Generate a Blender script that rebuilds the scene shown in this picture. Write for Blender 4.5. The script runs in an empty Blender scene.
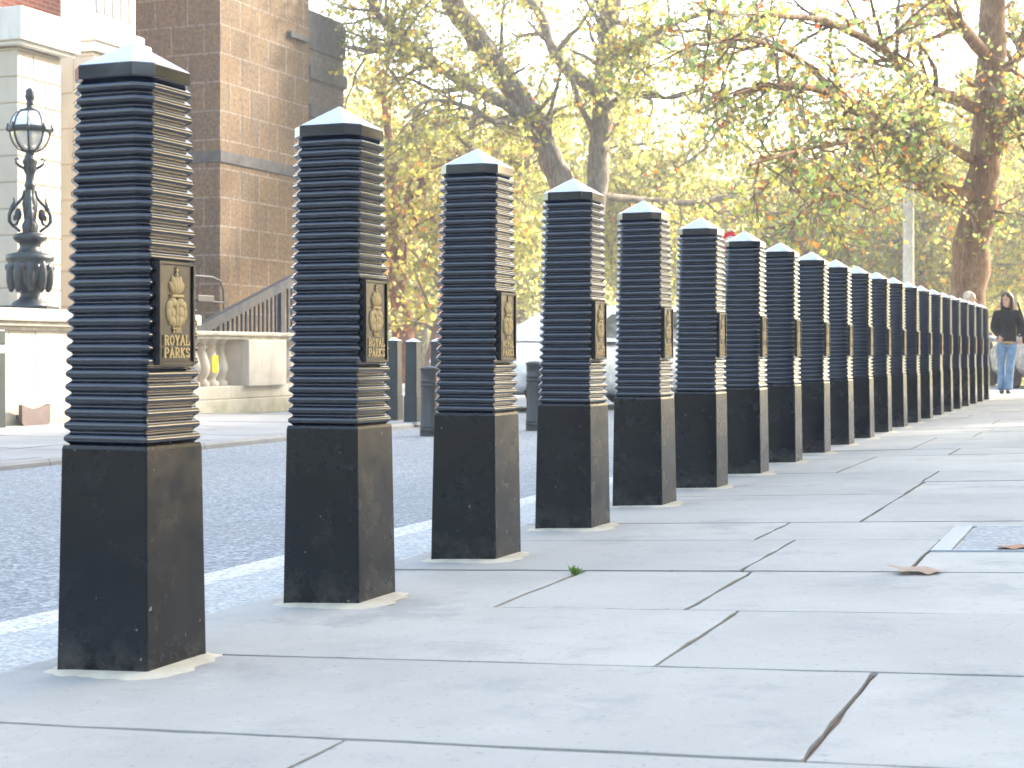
import bpy, bmesh, math, random
import numpy as np
from mathutils import Vector, Matrix

R = math.radians
scene = bpy.context.scene
COL = scene.collection
rng = np.random.default_rng(7)
random.seed(7)

# ------------------------------------------------------------------ camera frame
F = 1600.0; HX, HY = 512.0, 352.0; CH = 0.67          # focal length in px, horizon, eye height
X1, Y1 = -0.815, 3.44                                  # first bollard
SL = math.hypot(0.39, 1.0)
D = np.array((0.39 / SL, 1 / SL)); N = np.array((1 / SL, -0.39 / SL))   # along the row, to its right
ROWANG = -math.atan2(D[0], D[1])
TILT = 0.045                                           # crossfall of the footway

def uv(u, v, z=0.0):
    return (X1 + N[0] * u + D[0] * v, Y1 + N[1] * u + D[1] * v, z)
def P(x, y, Y):
    return np.array(((x - HX) / F * Y, Y, CH - (y - HY) / F * Y))
def to_uv(X, Y):
    return ((X - X1) * N[0] + (Y - Y1) * N[1], (X - X1) * D[0] + (Y - Y1) * D[1])
def gp(x, y):
    a = (x - HX) / F; b = (y - HY) / F
    ku = a * N[0] + N[1]; cu = -X1 * N[0] - Y1 * N[1]
    Y = (CH - TILT * cu) / (b + TILT * ku)
    return to_uv(a * Y, Y)

# ------------------------------------------------------------------ materials
def mat(name, col=(.5, .5, .5), rough=.6, spec=.5, metal=0.0):
    m = bpy.data.materials.new(name); m.use_nodes = True
    b = m.node_tree.nodes['Principled BSDF']
    b.inputs['Base Color'].default_value = (*col, 1); b.inputs['Roughness'].default_value = rough
    b.inputs['Specular IOR Level'].default_value = spec; b.inputs['Metallic'].default_value = metal
    return m
class NT:
    def __init__(s, m): s.m = m; s.t = m.node_tree; s.n = s.t.nodes; s.l = s.t.links; s.b = s.n['Principled BSDF']
    def node(s, ty, **kw):
        n = s.n.new(ty)
        for k, v in kw.items():
            if k.startswith('i_'): n.inputs[k[2:].replace('_', ' ')].default_value = v
            else: setattr(n, k, v)
        return n
    def coord(s, kind='Object', scale=(1, 1, 1), rot=(0, 0, 0)):
        c = s.node('ShaderNodeTexCoord'); mp = s.node('ShaderNodeMapping')
        mp.inputs['Scale'].default_value = scale; mp.inputs['Rotation'].default_value = rot
        s.l.new(c.outputs[kind], mp.inputs['Vector']); return mp.outputs['Vector']
    def noise(s, vec, scale, detail=4, rough=.6):
        n = s.node('ShaderNodeTexNoise'); n.inputs['Scale'].default_value = scale
        n.inputs['Detail'].default_value = detail; n.inputs['Roughness'].default_value = rough
        s.l.new(vec, n.inputs['Vector']); return n.outputs['Fac']
    def ramp(s, fac, stops, interp='LINEAR'):
        r = s.node('ShaderNodeValToRGB'); r.color_ramp.interpolation = interp
        e = r.color_ramp.elements
        while len(e) < len(stops): e.new(0.5)
        for el, (p, c) in zip(e, stops):
            el.position = p; el.color = (*c, 1) if len(c) == 3 else c
        s.l.new(fac, r.inputs['Fac']); return r.outputs['Color']
    def mix(s, fac, a, b, mode='MIX'):
        m = s.node('ShaderNodeMix', data_type='RGBA', blend_type=mode)
        for sock, v in ((m.inputs['Factor'], fac), (m.inputs[6], a), (m.inputs[7], b)):
            if isinstance(v, (int, float)): sock.default_value = v
            elif isinstance(v, tuple): sock.default_value = (*v, 1)
            else: s.l.new(v, sock)
        return m.outputs[2]
    def bump(s, h, strength=.3, dist=.01):
        b = s.node('ShaderNodeBump'); b.inputs['Strength'].default_value = strength; b.inputs['Distance'].default_value = dist
        s.l.new(h, b.inputs['Height']); s.l.new(b.outputs['Normal'], s.b.inputs['Normal'])
    def color(s, c): s.l.new(c, s.b.inputs['Base Color'])
    def rough(s, c): s.l.new(c, s.b.inputs['Roughness'])

def g(v): return (v, v, v)
def m_paint(name, col, rough=.3, bump=.15):
    m = mat(name, col, rough, .5); t = NT(m); v = t.coord('Object')
    n1 = t.noise(v, 9, 5); n2 = t.noise(v, 55, 3)
    t.color(t.ramp(n1, [(.3, tuple(c * .75 for c in col)), (.6, col), (.85, tuple(c * 1.7 + .004 for c in col))]))
    t.rough(t.ramp(n1, [(.25, g(rough * .7)), (.75, g(min(1, rough * 1.35)))]))
    if bump: t.bump(t.mix(.35, n1, n2), bump, .004)
    return m
def m_stone(name, lo, hi, stain, scale=3.0, rough=.8, streak=True, moss=None):
    m = mat(name, hi, rough, .3); t = NT(m); v = t.coord('Object')
    n = t.noise(v, scale, 6); c = t.ramp(n, [(.3, lo), (.65, hi)])
    vs = t.coord('Object', (6, 6, .7)); s = t.noise(vs, 1.6, 5)
    if streak: c = t.mix(t.ramp(s, [(.52, g(0)), (.75, g(.55))]), c, stain)
    if moss:
        sep = t.node('ShaderNodeSeparateXYZ'); t.l.new(t.coord('Object'), sep.inputs[0])
        mr = t.node('ShaderNodeMapRange', clamp=True); mr.inputs['From Min'].default_value = moss[1]; mr.inputs['From Max'].default_value = moss[0]
        t.l.new(sep.outputs['Z'], mr.inputs['Value'])
        mm = t.mix(1.0, mr.outputs[0], t.ramp(t.noise(v, 5, 5), [(.3, g(.25)), (.7, g(1))]), 'MULTIPLY')
        c = t.mix(mm, c, moss[2])
    t.color(c); t.bump(t.noise(v, scale * 18, 5), .35, .006)
    return m

M = {}
M['black_base'] = m_paint('black_base_paint', (.005, .007, .010), .22, .1)
M['black_base'].node_tree.nodes['Principled BSDF'].inputs['Specular IOR Level'].default_value = .34
def base_wear(m):
    t = NT(m); v = t.coord('Object'); sep = t.node('ShaderNodeSeparateXYZ'); t.l.new(v, sep.inputs[0])
    mr = t.node('ShaderNodeMapRange', clamp=True); mr.inputs['From Min'].default_value = .10; mr.inputs['From Max'].default_value = .0
    t.l.new(sep.outputs['Z'], mr.inputs['Value']); old = m.node_tree.nodes['Principled BSDF'].inputs['Base Color'].links[0].from_socket
    oi = t.node('ShaderNodeObjectInfo'); va = t.node('ShaderNodeVectorMath', operation='ADD'); t.l.new(v, va.inputs[0]); t.l.new(oi.outputs['Location'], va.inputs[1])
    d = t.mix(1.0, mr.outputs[0], t.ramp(t.noise(va.outputs[0], 16, 5, .75), [(.42, g(0)), (.7, g(.5))]), 'MULTIPLY')
    c = t.mix(d, old, (.13, .12, .105))
    c = t.mix(t.ramp(t.noise(va.outputs[0], 48, 2, .5), [(.735, g(0)), (.75, g(.7))]), c, (.25, .24, .22))
    sm = t.noise(va.outputs[0], 7, 5, .7); c = t.mix(t.ramp(sm, [(.5, g(0)), (.75, g(.16))]), c, (.035, .038, .042)); t.color(c)
    t.rough(t.ramp(sm, [(.3, g(.14)), (.7, g(.34))])); t.bump(t.noise(va.outputs[0], 5, 3), .25, .01)
base_wear(M['black_base'])
M['black'] = m_paint('black_gloss_paint', (.004, .008, .019), .10, 0)
M['black'].node_tree.nodes['Principled BSDF'].inputs['Specular IOR Level'].default_value = .7
M['black'].node_tree.nodes['Principled BSDF'].inputs['Coat Weight'].default_value = .45
M['black'].node_tree.nodes['Principled BSDF'].inputs['Coat Roughness'].default_value = .06
M['cap_glare'] = m_paint('cap_glare_paint', (.30, .31, .32), .3, .1)  # sky glare on the black pyramid tops, painted in as a pale colour
M['cap_glare'].node_tree.nodes['Principled BSDF'].inputs['Coat Weight'].default_value = 1.0
M['cap_glare'].node_tree.nodes['Principled BSDF'].inputs['Coat IOR'].default_value = 2.9
M['cap_glare'].node_tree.nodes['Principled BSDF'].inputs['Coat Roughness'].default_value = .22
M['black_plate'] = m_paint('black_plate_paint', (.012, .012, .014), .35)
M['gold'] = m_paint('gold_paint', (.50, .35, .16), .45)
M['iron'] = m_paint('lamp_iron_paint', (.022, .03, .034), .38, .3)
M['rail'] = m_paint('rail_paint', (.008, .011, .017), .7)
M['pipe'] = m_paint('pipe_paint', (.02, .02, .022), .45)
M['green_black'] = m_paint('green_black_paint', (.018, .03, .032), .4)
M['grey_iron'] = m_paint('worn_grey_iron', (.035, .034, .033), .4)
M['mortar'] = m_stone('cream_mortar', (.54, .47, .36), (.66, .59, .46), (.42, .36, .27), 14, .9, False)
M['white_stone'] = m_stone('white_stone', (.44, .39, .32), (.60, .55, .48), (.30, .26, .21), 2.2, moss=(-.05, .35, (.22, .23, .12)))
M['coping_stone'] = m_stone('weathered_coping', (.38, .34, .27), (.62, .57, .48), (.24, .23, .17), 7)
M['cream_stone'] = m_stone('cream_ashlar', (.46, .41, .33), (.54, .48, .40), (.36, .31, .25), 1.5)
M['pale_stone'] = m_stone('pale_stone', (.60, .57, .52), (.70, .67, .62), (.46, .43, .38), 1.8)

# brown pebble concrete blocks with mortar joints
def m_blocks(name='brown_block_concrete', grey=0.0):
    m = mat(name, (.3, .2, .12), .85, .3); t = NT(m)
    c = t.node('ShaderNodeTexCoord'); sep = t.node('ShaderNodeSeparateXYZ'); t.l.new(c.outputs['Object'], sep.inputs[0])
    add = t.node('ShaderNodeMath', operation='ADD'); t.l.new(sep.outputs['X'], add.inputs[0]); t.l.new(sep.outputs['Y'], add.inputs[1])
    cb = t.node('ShaderNodeCombineXYZ'); t.l.new(add.outputs[0], cb.inputs['X']); t.l.new(sep.outputs['Z'], cb.inputs['Y'])
    br = t.node('ShaderNodeTexBrick'); t.l.new(cb.outputs[0], br.inputs['Vector'])
    br.inputs['Scale'].default_value = 1; br.inputs['Brick Width'].default_value = .62; br.inputs['Row Height'].default_value = .47
    br.inputs['Mortar Size'].default_value = .016; br.inputs['Mortar Smooth'].default_value = .3; br.inputs['Bias'].default_value = 0
    br.inputs['Color1'].default_value = (.150, .095, .048, 1); br.inputs['Color2'].default_value = (.098, .066, .039, 1); br.inputs['Mortar'].default_value = (.22, .19, .16, 1)
    v = t.coord('Object'); sp = t.noise(v, 22, 3, .8)
    col = t.mix(t.ramp(sp, [(.46, g(.0)), (.62, g(.7))]), br.outputs['Color'], (.26, .165, .078))
    dk = t.noise(v, 15, 4, .85)
    col = t.mix(t.ramp(dk, [(.38, g(.75)), (.52, g(0))]), col, (.036, .027, .021))
    st = t.noise(t.coord('Object', (5, 5, .45)), 1.3, 5)
    col = t.mix(t.ramp(st, [(.54, g(0)), (.72, g(.8))]), col, (.05, .047, .045))
    wh = t.noise(t.coord('Object', (9, 9, .5)), 1.7, 4)
    col = t.mix(t.ramp(wh, [(.68, g(0)), (.76, g(.6))]), col, (.6, .56, .5))
    if grey: col = t.mix(grey, col, t.ramp(dk, [(.35, (.045, .046, .05)), (.65, (.13, .125, .12))]))
    t.color(col); t.bump(t.mix(.5, sp, br.outputs['Fac']), .5, .012)
    return m
M['blocks'] = m_blocks(); M['blocks_grey'] = m_blocks('grey_block_concrete', .6)
M['dark_band'] = m_stone('grey_weathered_band', (.045, .046, .046), (.09, .088, .084), (.04, .04, .04), 6)
def m_redbrick():
    m = mat('red_brick', (.5, .16, .08), .85, .3); t = NT(m)
    c = t.node('ShaderNodeTexCoord'); sep = t.node('ShaderNodeSeparateXYZ'); t.l.new(c.outputs['Object'], sep.inputs[0])
    add = t.node('ShaderNodeMath', operation='ADD'); t.l.new(sep.outputs['X'], add.inputs[0]); t.l.new(sep.outputs['Y'], add.inputs[1])
    cb = t.node('ShaderNodeCombineXYZ'); t.l.new(add.outputs[0], cb.inputs['X']); t.l.new(sep.outputs['Z'], cb.inputs['Y'])
    br = t.node('ShaderNodeTexBrick'); t.l.new(cb.outputs[0], br.inputs['Vector'])
    br.inputs['Scale'].default_value = 1; br.inputs['Brick Width'].default_value = .225; br.inputs['Row Height'].default_value = .075
    br.inputs['Mortar Size'].default_value = .006
    br.inputs['Color1'].default_value = (.55, .15, .07, 1); br.inputs['Color2'].default_value = (.42, .11, .06, 1); br.inputs['Mortar'].default_value = (.5, .4, .33, 1)
    t.color(br.outputs['Color']); return m
M['brick'] = m_redbrick()

def m_paving():
    m = mat('york_stone_paving', (.42, .43, .44), .75, .35); t = NT(m); v = t.coord('Object')
    gi = t.node('ShaderNodeNewGeometry')
    base = t.ramp(gi.outputs['Random Per Island'], [(0, (.41, .393, .357)), (.5, (.45, .43, .392)), (1, (.485, .462, .415))])
    n1 = t.noise(v, .9, 6, .62); n2 = t.noise(v, 6, 6, .7); n3 = t.noise(v, 160, 3, .7)
    c = t.mix(t.ramp(n1, [(.36, g(.75)), (.58, g(0))]), base, (.345, .33, .305))
    c = t.mix(t.ramp(n2, [(.56, g(0)), (.75, g(.45))]), c, (.56, .55, .52))
    n4 = t.noise(t.coord('Object', (1, 1, 1), (0, 0, .4)), 2.3, 7, .75)
    c = t.mix(t.ramp(n4, [(.53, g(0)), (.62, g(.6))]), c, (.30, .295, .285))
    sp = t.noise(v, 70, 2, .5)
    c = t.mix(t.ramp(sp, [(.66, g(0)), (.72, g(.6))]), c, (.2, .19, .18))
    c = t.mix(t.ramp(n3, [(.3, g(.18)), (.7, g(0))]), c, (.26, .25, .22))
    t.color(c); t.rough(t.ramp(n2, [(.3, g(.6)), (.7, g(.82))]))
    t.bump(t.mix(.4, n2, n3), .22, .006); return m
M['paving'] = m_paving()
M['far_paving'] = m_stone('far_paving', (.26, .26, .255), (.34, .34, .33), (.24, .24, .24), 1.5, .8, False)
M['joint'] = m_stone('joint_dirt', (.05, .034, .024), (.22, .15, .105), (.1, .1, .05), 9, .95, False)
def m_road():
    m = mat('worn_asphalt', (.2, .22, .25), .7, .4); t = NT(m); v = t.coord('Object')
    n1 = t.noise(v, 130, 3, .8); n2 = t.noise(v, .7, 5); 
    vo = t.node('ShaderNodeTexVoronoi'); vo.inputs['Scale'].default_value = 70; t.l.new(v, vo.inputs['Vector'])
    c = t.ramp(vo.outputs['Color'], [(.15, (.14, .16, .18)), (.55, (.29, .32, .345)), (.9, (.50, .525, .55))])
    c = t.mix(t.ramp(n1, [(.4, g(.5)), (.6, g(0))]), c, (.11, .12, .13))
    c = t.mix(t.ramp(n2, [(.35, g(.4)), (.65, g(0))]), c, (.20, .215, .22))
    t.color(c); t.bump(t.mix(.5, n1, vo.outputs['Distance']), .55, .008); return m
M['road'] = m_road()
def m_gutter():
    m = mat('granite_channel', (.5, .52, .55), .75, .4); t = NT(m); v = t.coord('Object')
    n = t.noise(v, 60, 4, .8); n2 = t.noise(v, 14, 4)
    c = t.ramp(n, [(.36, (.22, .25, .27)), (.52, (.46, .47, .46)), (.68, (.64, .64, .60))])
    c = t.mix(t.ramp(n2, [(.5, g(0)), (.7, g(.4))]), c, (.25, .28, .33))
    t.color(c); t.bump(n, .4, .006); return m
M['gutter'] = m_gutter()
def m_line():
    m = mat('worn_white_line', (.8, .8, .8), .7, .4); t = NT(m); v = t.coord('Object')
    n = t.noise(v, 48, 5, .85)
    t.color(t.ramp(n, [(.42, (.30, .32, .33)), (.54, (.66, .66, .63)), (.7, (.80, .79, .75))])); t.bump(n, .3, .005); return m
M['line'] = m_line()
def m_lawn():
    m = mat('autumn_lawn', (.2, .22, .06), .95, .1); t = NT(m); v = t.coord('Object')
    n = t.noise(v, 1.2, 6, .7); n2 = t.noise(v, 22, 4, .8)
    c = t.ramp(n, [(.3, (.16, .21, .05)), (.7, (.30, .27, .09))])
    c = t.mix(t.ramp(n2, [(.52, g(0)), (.6, g(.85))]), c, (.52, .33, .10)); t.color(c); return m
M['lawn'] = m_lawn()
def m_bark(name, a, b, c3):
    m = mat(name, a, .9, .2); t = NT(m); v = t.coord('Object', (1, 1, .55))
    n = t.noise(v, 6, 6, .7); n2 = t.noise(t.coord('Object', (1, 1, .25)), 22, 4, .7)
    c = t.ramp(n, [(.3, a), (.52, b), (.7, c3)])
    c = t.mix(t.ramp(n2, [(.4, g(.55)), (.55, g(0))]), c, tuple(x * .4 for x in a))
    t.color(c); t.bump(t.mix(.5, n, n2), .7, .05); return m
M['bark'] = m_bark('plane_bark', (.15, .085, .045), (.25, .15, .085), (.38, .27, .17))
M['bark_grey'] = m_bark('grey_bark', (.15, .125, .10), (.25, .21, .17), (.38, .33, .27))
M['bark_red'] = m_bark('brown_bark', (.13, .06, .035), (.24, .12, .07), (.34, .2, .13))
M['twig'] = mat('twigs', (.24, .20, .16), .9, .2)

def m_leaf(name, stops, trans=.5):
    m = bpy.data.materials.new(name); m.use_nodes = True; t = m.node_tree; t.nodes.clear()
    out = t.nodes.new('ShaderNodeOutputMaterial'); gi = t.nodes.new('ShaderNodeNewGeometry'); r = t.nodes.new('ShaderNodeValToRGB')
    e = r.color_ramp.elements; r.color_ramp.interpolation = 'CONSTANT'
    while len(e) < len(stops): e.new(.5)
    for el, (p, c) in zip(e, stops): el.position = p; el.color = (*c, 1)
    t.links.new(gi.outputs['Random Per Island'], r.inputs['Fac'])
    pb = t.nodes.new('ShaderNodeBsdfPrincipled'); pb.inputs['Roughness'].default_value = .5; pb.inputs['Specular IOR Level'].default_value = .35
    tr = t.nodes.new('ShaderNodeBsdfTranslucent'); mx = t.nodes.new('ShaderNodeMixShader'); mx.inputs[0].default_value = trans
    t.links.new(r.outputs[0], pb.inputs['Base Color']); t.links.new(r.outputs[0], tr.inputs['Color'])
    t.links.new(pb.outputs[0], mx.inputs[1]); t.links.new(tr.outputs[0], mx.inputs[2]); t.links.new(mx.outputs[0], out.inputs['Surface'])
    return m
YEL, YG, GRN, OLV, ORG, RUST, BRN = (.66, .52, .10), (.46, .46, .10), (.17, .26, .07), (.28, .30, .08), (.62, .27, .06), (.5, .13, .05), (.26, .15, .07)
M['leaf_plane'] = m_leaf('plane_leaves', [(0, (.22, .33, .11)), (.2, YG), (.42, (.34, .37, .13)), (.58, (.62, .52, .15)), (.76, (.26, .38, .17)), (.85, ORG), (.93, (.38, .24, .12)), (.975, RUST)], .62)
M['leaf_yellow'] = m_leaf('yellow_leaves', [(0, (.60, .54, .16)), (.22, YG), (.5, (.58, .56, .24)), (.68, OLV), (.8, (.30, .36, .14)), (.93, ORG), (.97, BRN)], .72)
M['leaf_olive'] = m_leaf('olive_leaves', [(0, OLV), (.25, (.38, .36, .17)), (.5, YG), (.72, YEL), (.88, BRN), (.94, ORG)], .68)
M['leaf_pale'] = m_leaf('pale_green_leaves', [(0, (.52, .53, .18)), (.35, (.66, .60, .22)), (.7, (.44, .48, .17)), (.9, (.66, .64, .34))], .75)
M['leaf_dark'] = m_leaf('added_woodland_leaves', [(0, (.02, .03, .018)), (.5, (.03, .04, .025))], .1)  # kept dark so the added woodland darkens reflections in the gloss paint
M['leaf_dry'] = m_leaf('dry_leaf', [(0, (.34, .19, .12)), (.5, (.40, .25, .17))], .15)
M['leaf_rust'] = m_leaf('rust_leaf', [(0, (.30, .12, .06)), (.5, (.36, .15, .08))], .15)
M['weed'] = m_leaf('weed_green', [(0, (.14, .26, .05)), (.5, (.2, .32, .07))], .3)
M['car_white'] = m_paint('white_car_paint', (.88, .88, .87), .18, 0)
M['car_silver'] = m_paint('silver_car_paint', (.46, .47, .49), .25, 0)
M['glass'] = mat('car_glass', (.03, .045, .05), .05, .8)
M['screen'] = mat('windscreen_glare', (.78, .80, .82), .08, .9)  # bright glare on the glass put into a near-white base colour
M['tyre'] = mat('tyre_rubber', (.018, .018, .02), .8, .3)
M['rim'] = mat('wheel_rim', (.42, .43, .45), .35, .5, .7)
M['trim'] = mat('black_trim', (.02, .02, .022), .55, .4)
M['lens'] = mat('headlamp_lens', (.72, .76, .8), .12, .7)
M['red_lens'] = mat('red_lamp_lens', (.6, .02, .03), .2, .6)
M['sign_red'] = mat('sign_red', (.72, .02, .05), .45, .4)
M['sign_white'] = mat('sign_white', (.8, .8, .8), .45, .4)
M['yellow'] = mat('yellow_notice', (.85, .62, .02), .6, .3)
M['pole'] = m_paint('pale_grey_pole', (.80, .78, .73), .45)
M['globe'] = mat('opal_glass', (.78, .80, .82), .2, .5)
M['globe_clear'] = mat('clear_lamp_glass', (.86, .86, .82), .12, .5)
M['globe_clear'].node_tree.nodes['Principled BSDF'].inputs['Transmission Weight'].default_value = .55
M['brown_metal'] = m_paint('brown_metal', (.16, .115, .105), .6)
def m_tread():
    m = mat('metal_cover', (.3, .33, .36), .5, .5, .2); t = NT(m); v = t.coord('Object')
    vo = t.node('ShaderNodeTexVoronoi'); vo.inputs['Scale'].default_value = 48; t.l.new(v, vo.inputs['Vector'])
    n = t.noise(v, 120, 3, .8)
    c = t.ramp(vo.outputs['Distance'], [(.2, (.36, .41, .46)), (.55, (.17, .20, .235))])
    t.color(t.mix(t.ramp(n, [(.4, g(.5)), (.6, g(0))]), c, (.12, .14, .17))); t.bump(vo.outputs['Distance'], .6, .006); return m
M['tread'] = m_tread()
M['cover_frame'] = mat('cover_frame', (.34, .36, .38), .5, .5, .1)
M['skin'] = mat('skin', (.62, .38, .28), .55, .4)
M['hair_dark'] = m_paint('dark_hair', (.035, .016, .010), .45)
M['hair_white'] = m_paint('white_hair', (.72, .66, .55), .6)
def m_cloth(name, col, var=.4):
    m = mat(name, col, .9, .2); t = NT(m); v = t.coord('Object')
    n = t.noise(v, 7, 5, .65); t.color(t.ramp(n, [(.3, tuple(c * (1 - var) for c in col)), (.7, tuple(min(1, c * (1 + var)) for c in col))]))
    t.bump(n, .6, .03); return m
M['jacket'] = m_cloth('black_jacket', (.016, .016, .018)); M['jeans'] = m_cloth('blue_denim', (.14, .24, .38), .35)
M['shoe'] = mat('dark_shoe', (.03, .035, .05), .6); M['coat'] = m_cloth('grey_coat', (.10, .10, .12)); M['trousers'] = m_cloth('dark_trousers', (.03, .035, .05))
M['lip'] = mat('lips', (.45, .15, .13), .5); M['eye'] = mat('eye_dark', (.02, .015, .012), .3)
M['bag'] = m_cloth('bag_leather', (.03, .028, .026)); M['belt'] = mat('tan_belt', (.42, .33, .17), .6)
M['wood'] = m_paint('bench_wood', (.22, .14, .08), .7)

# ------------------------------------------------------------------ mesh builder
class MB:
    def __init__(s): s.v = []; s.f = []; s.mi = []; s.sm = []
    def add(s, vs, fs, mi=0, smooth=False):
        o = len(s.v); s.v.extend([tuple(map(float, p)) for p in vs])
        for f in fs: s.f.append(tuple(i + o for i in f)); s.mi.append(mi); s.sm.append(smooth)
        return s
    def box(s, a, b, mi=0, bev=0.0, mtx=None):
        (x0, y0, z0), (x1, y1, z1) = a, b
        if bev <= 0:
            vs = [(x0, y0, z0), (x1, y0, z0), (x1, y1, z0), (x0, y1, z0), (x0, y0, z1), (x1, y0, z1), (x1, y1, z1), (x0, y1, z1)]
            fs = [(0, 3, 2, 1), (4, 5, 6, 7), (0, 1, 5, 4), (1, 2, 6, 5), (2, 3, 7, 6), (3, 0, 4, 7)]
        else:
            bm = bmesh.new(); bmesh.ops.create_cube(bm, size=1)
            for v in bm.verts: v.co = ((x0 + x1) / 2 + v.co.x * (x1 - x0), (y0 + y1) / 2 + v.co.y * (y1 - y0), (z0 + z1) / 2 + v.co.z * (z1 - z0))
            bmesh.ops.bevel(bm, geom=bm.edges[:], offset=bev, segments=2, profile=.6, affect='EDGES')
            bm.verts.index_update(); vs = [tuple(v.co) for v in bm.verts]; fs = [[v.index for v in f.verts] for f in bm.faces]; bm.free()
        if mtx is not None: vs = [tuple(mtx @ Vector(p)) for p in vs]
        return s.add(vs, fs, mi)
    def lathe(s, prof, c=(0, 0, 0), n=24, mi=0, cap=True):
        vs = []; fs = []
        for r, z in prof:
            for k in range(n):
                a = 2 * math.pi * k / n; vs.append((c[0] + r * math.cos(a), c[1] + r * math.sin(a), c[2] + z))
        for i in range(len(prof) - 1):
            for k in range(n):
                k2 = (k + 1) % n; fs.append((i * n + k, i * n + k2, (i + 1) * n + k2, (i + 1) * n + k))
        s.add(vs, fs, mi, True)
        if cap: s.add(vs[:n], [tuple(range(n))[::-1]], mi); s.add(vs[-n:], [tuple(range(n))], mi)
        return s
    def tube(s, pts, rad, n=8, mi=0, cap=True):
        pts = np.asarray(pts, float); m = len(pts); rad = np.full(m, rad) if np.isscalar(rad) else np.asarray(rad, float)
        tg = np.gradient(pts, axis=0); tg /= np.linalg.norm(tg, axis=1)[:, None] + 1e-9
        ref = np.array((0, 0, 1.0)) if abs(tg[0][2]) < .9 else np.array((1.0, 0, 0))
        a = np.cross(tg, ref); 
        bad = np.linalg.norm(a, axis=1) < 1e-3
        a[bad] = np.cross(tg[bad], (0, 1.0, 0)); a /= np.linalg.norm(a, axis=1)[:, None]
        b = np.cross(tg, a); th = np.arange(n) * 2 * np.pi / n
        vs = (pts[:, None] + rad[:, None, None] * (np.cos(th)[None, :, None] * a[:, None] + np.sin(th)[None, :, None] * b[:, None])).reshape(-1, 3)
        fs = [(i * n + k, i * n + (k + 1) % n, (i + 1) * n + (k + 1) % n, (i + 1) * n + k) for i in range(m - 1) for k in range(n)]
        s.add(vs, fs, mi, True)
        if cap and n > 3: s.add(vs[:n], [tuple(range(n))[::-1]], mi); s.add(vs[-n:], [tuple(range(n))], mi)
        return s
    def ell(s, c, r, mi=0, nu=16, nv=10, mtx=None):
        vs = [(0, 0, -1)]; fs = []
        for j in range(1, nv):
            ph = -math.pi / 2 + math.pi * j / nv
            for k in range(nu):
                a = 2 * math.pi * k / nu; vs.append((math.cos(ph) * math.cos(a), math.cos(ph) * math.sin(a), math.sin(ph)))
        vs.append((0, 0, 1)); L = len(vs) - 1
        for k in range(nu):
            fs.append((0, 1 + (k + 1) % nu, 1 + k)); fs.append((L, L - nu + k, L - nu + (k + 1) % nu))
        for j in range(nv - 2):
            for k in range(nu):
                fs.append((1 + j * nu + k, 1 + j * nu + (k + 1) % nu, 1 + (j + 1) * nu + (k + 1) % nu, 1 + (j + 1) * nu + k))
        vs = [Vector((p[0] * r[0], p[1] * r[1], p[2] * r[2])) for p in vs]
        if mtx is not None: vs = [mtx @ p for p in vs]
        vs = [(p[0] + c[0], p[1] + c[1], p[2] + c[2]) for p in vs]
        return s.add(vs, fs, mi, True)
    def prism(s, poly, ax, t0, t1, mi=0):
        """polygon in the two other axes, extruded along axis ax from t0 to t1"""
        def q(p, t):
            l = [p[0], p[1]]; l.insert(ax, t); return tuple(l)
        n = len(poly); vs = [q(p, t0) for p in poly] + [q(p, t1) for p in poly]
        fs = [tuple(range(n))[::-1], tuple(range(n, 2 * n))] + [(i, (i + 1) % n, n + (i + 1) % n, n + i) for i in range(n)]
        return s.add(vs, fs, mi)
    def build(s, name, mats, parent=None, loc=None, rz=None, fix=True):
        me = bpy.data.meshes.new(name); me.from_pydata(s.v, [], s.f)
        for m in (mats if isinstance(mats, (list, tuple)) else [mats]): me.materials.append(m)
        me.polygons.foreach_set('material_index', s.mi); me.polygons.foreach_set('use_smooth', s.sm)
        if fix:
            bm = bmesh.new(); bm.from_mesh(me); bmesh.ops.recalc_face_normals(bm, faces=bm.faces[:]); bm.to_mesh(me); bm.free()
        me.update()
        o = bpy.data.objects.new(name, me); COL.objects.link(o)
        if parent: o.parent = parent
        if loc is not None: o.location = loc
        if rz is not None: o.rotation_euler = (0, 0, rz)
        return o

def tag(o, label=None, cat=None, group=None, kind=None):
    if label: o['label'] = label
    if cat: o['category'] = cat
    if group: o['group'] = group
    if kind: o['kind'] = kind
    return o
def empty(name, loc, rz, label, cat, group=None):
    o = bpy.data.objects.new(name, None); COL.objects.link(o); o.location = loc; o.rotation_euler = (0, 0, rz); o.empty_display_size = .1
    return tag(o, label, cat, group)
def copy_tree(o, parent=None):
    kids = [c for c in bpy.data.objects if c.parent == o]
    c = o.copy(); COL.objects.link(c)
    if parent is not None: c.parent = parent
    for k in kids: copy_tree(k, c)
    return c
ROWM = Matrix.Rotation(ROWANG, 4, 'Z')
def row_empty(name, u, v, z, label, cat, group=None):
    return empty(name, uv(u, v, z), ROWANG, label, cat, group)   # local x = right of the row, local y = along it

# ------------------------------------------------------------------ the bollards
def oct_ring(w, c):
    return [(w, -w + c), (w, w - c), (w - c, w), (-w + c, w), (-w, w - c), (-w, -w + c), (-w + c, -w), (w - c, -w)]
def strips(mb, levels, smooth=True, mi=0):
    """levels: (z, half width, corner cut); every one of the eight sides has its own vertices so corners stay crisp"""
    rings = [[(x, y, z) for x, y in oct_ring(w, c)] for z, w, c in levels]
    for k in range(8):
        vs = []; k2 = (k + 1) % 8
        for r in rings: vs += [r[k], r[k2]]
        mb.add(vs, [(2 * i, 2 * i + 1, 2 * i + 3, 2 * i + 2) for i in range(len(rings) - 1)], mi, smooth)

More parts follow.
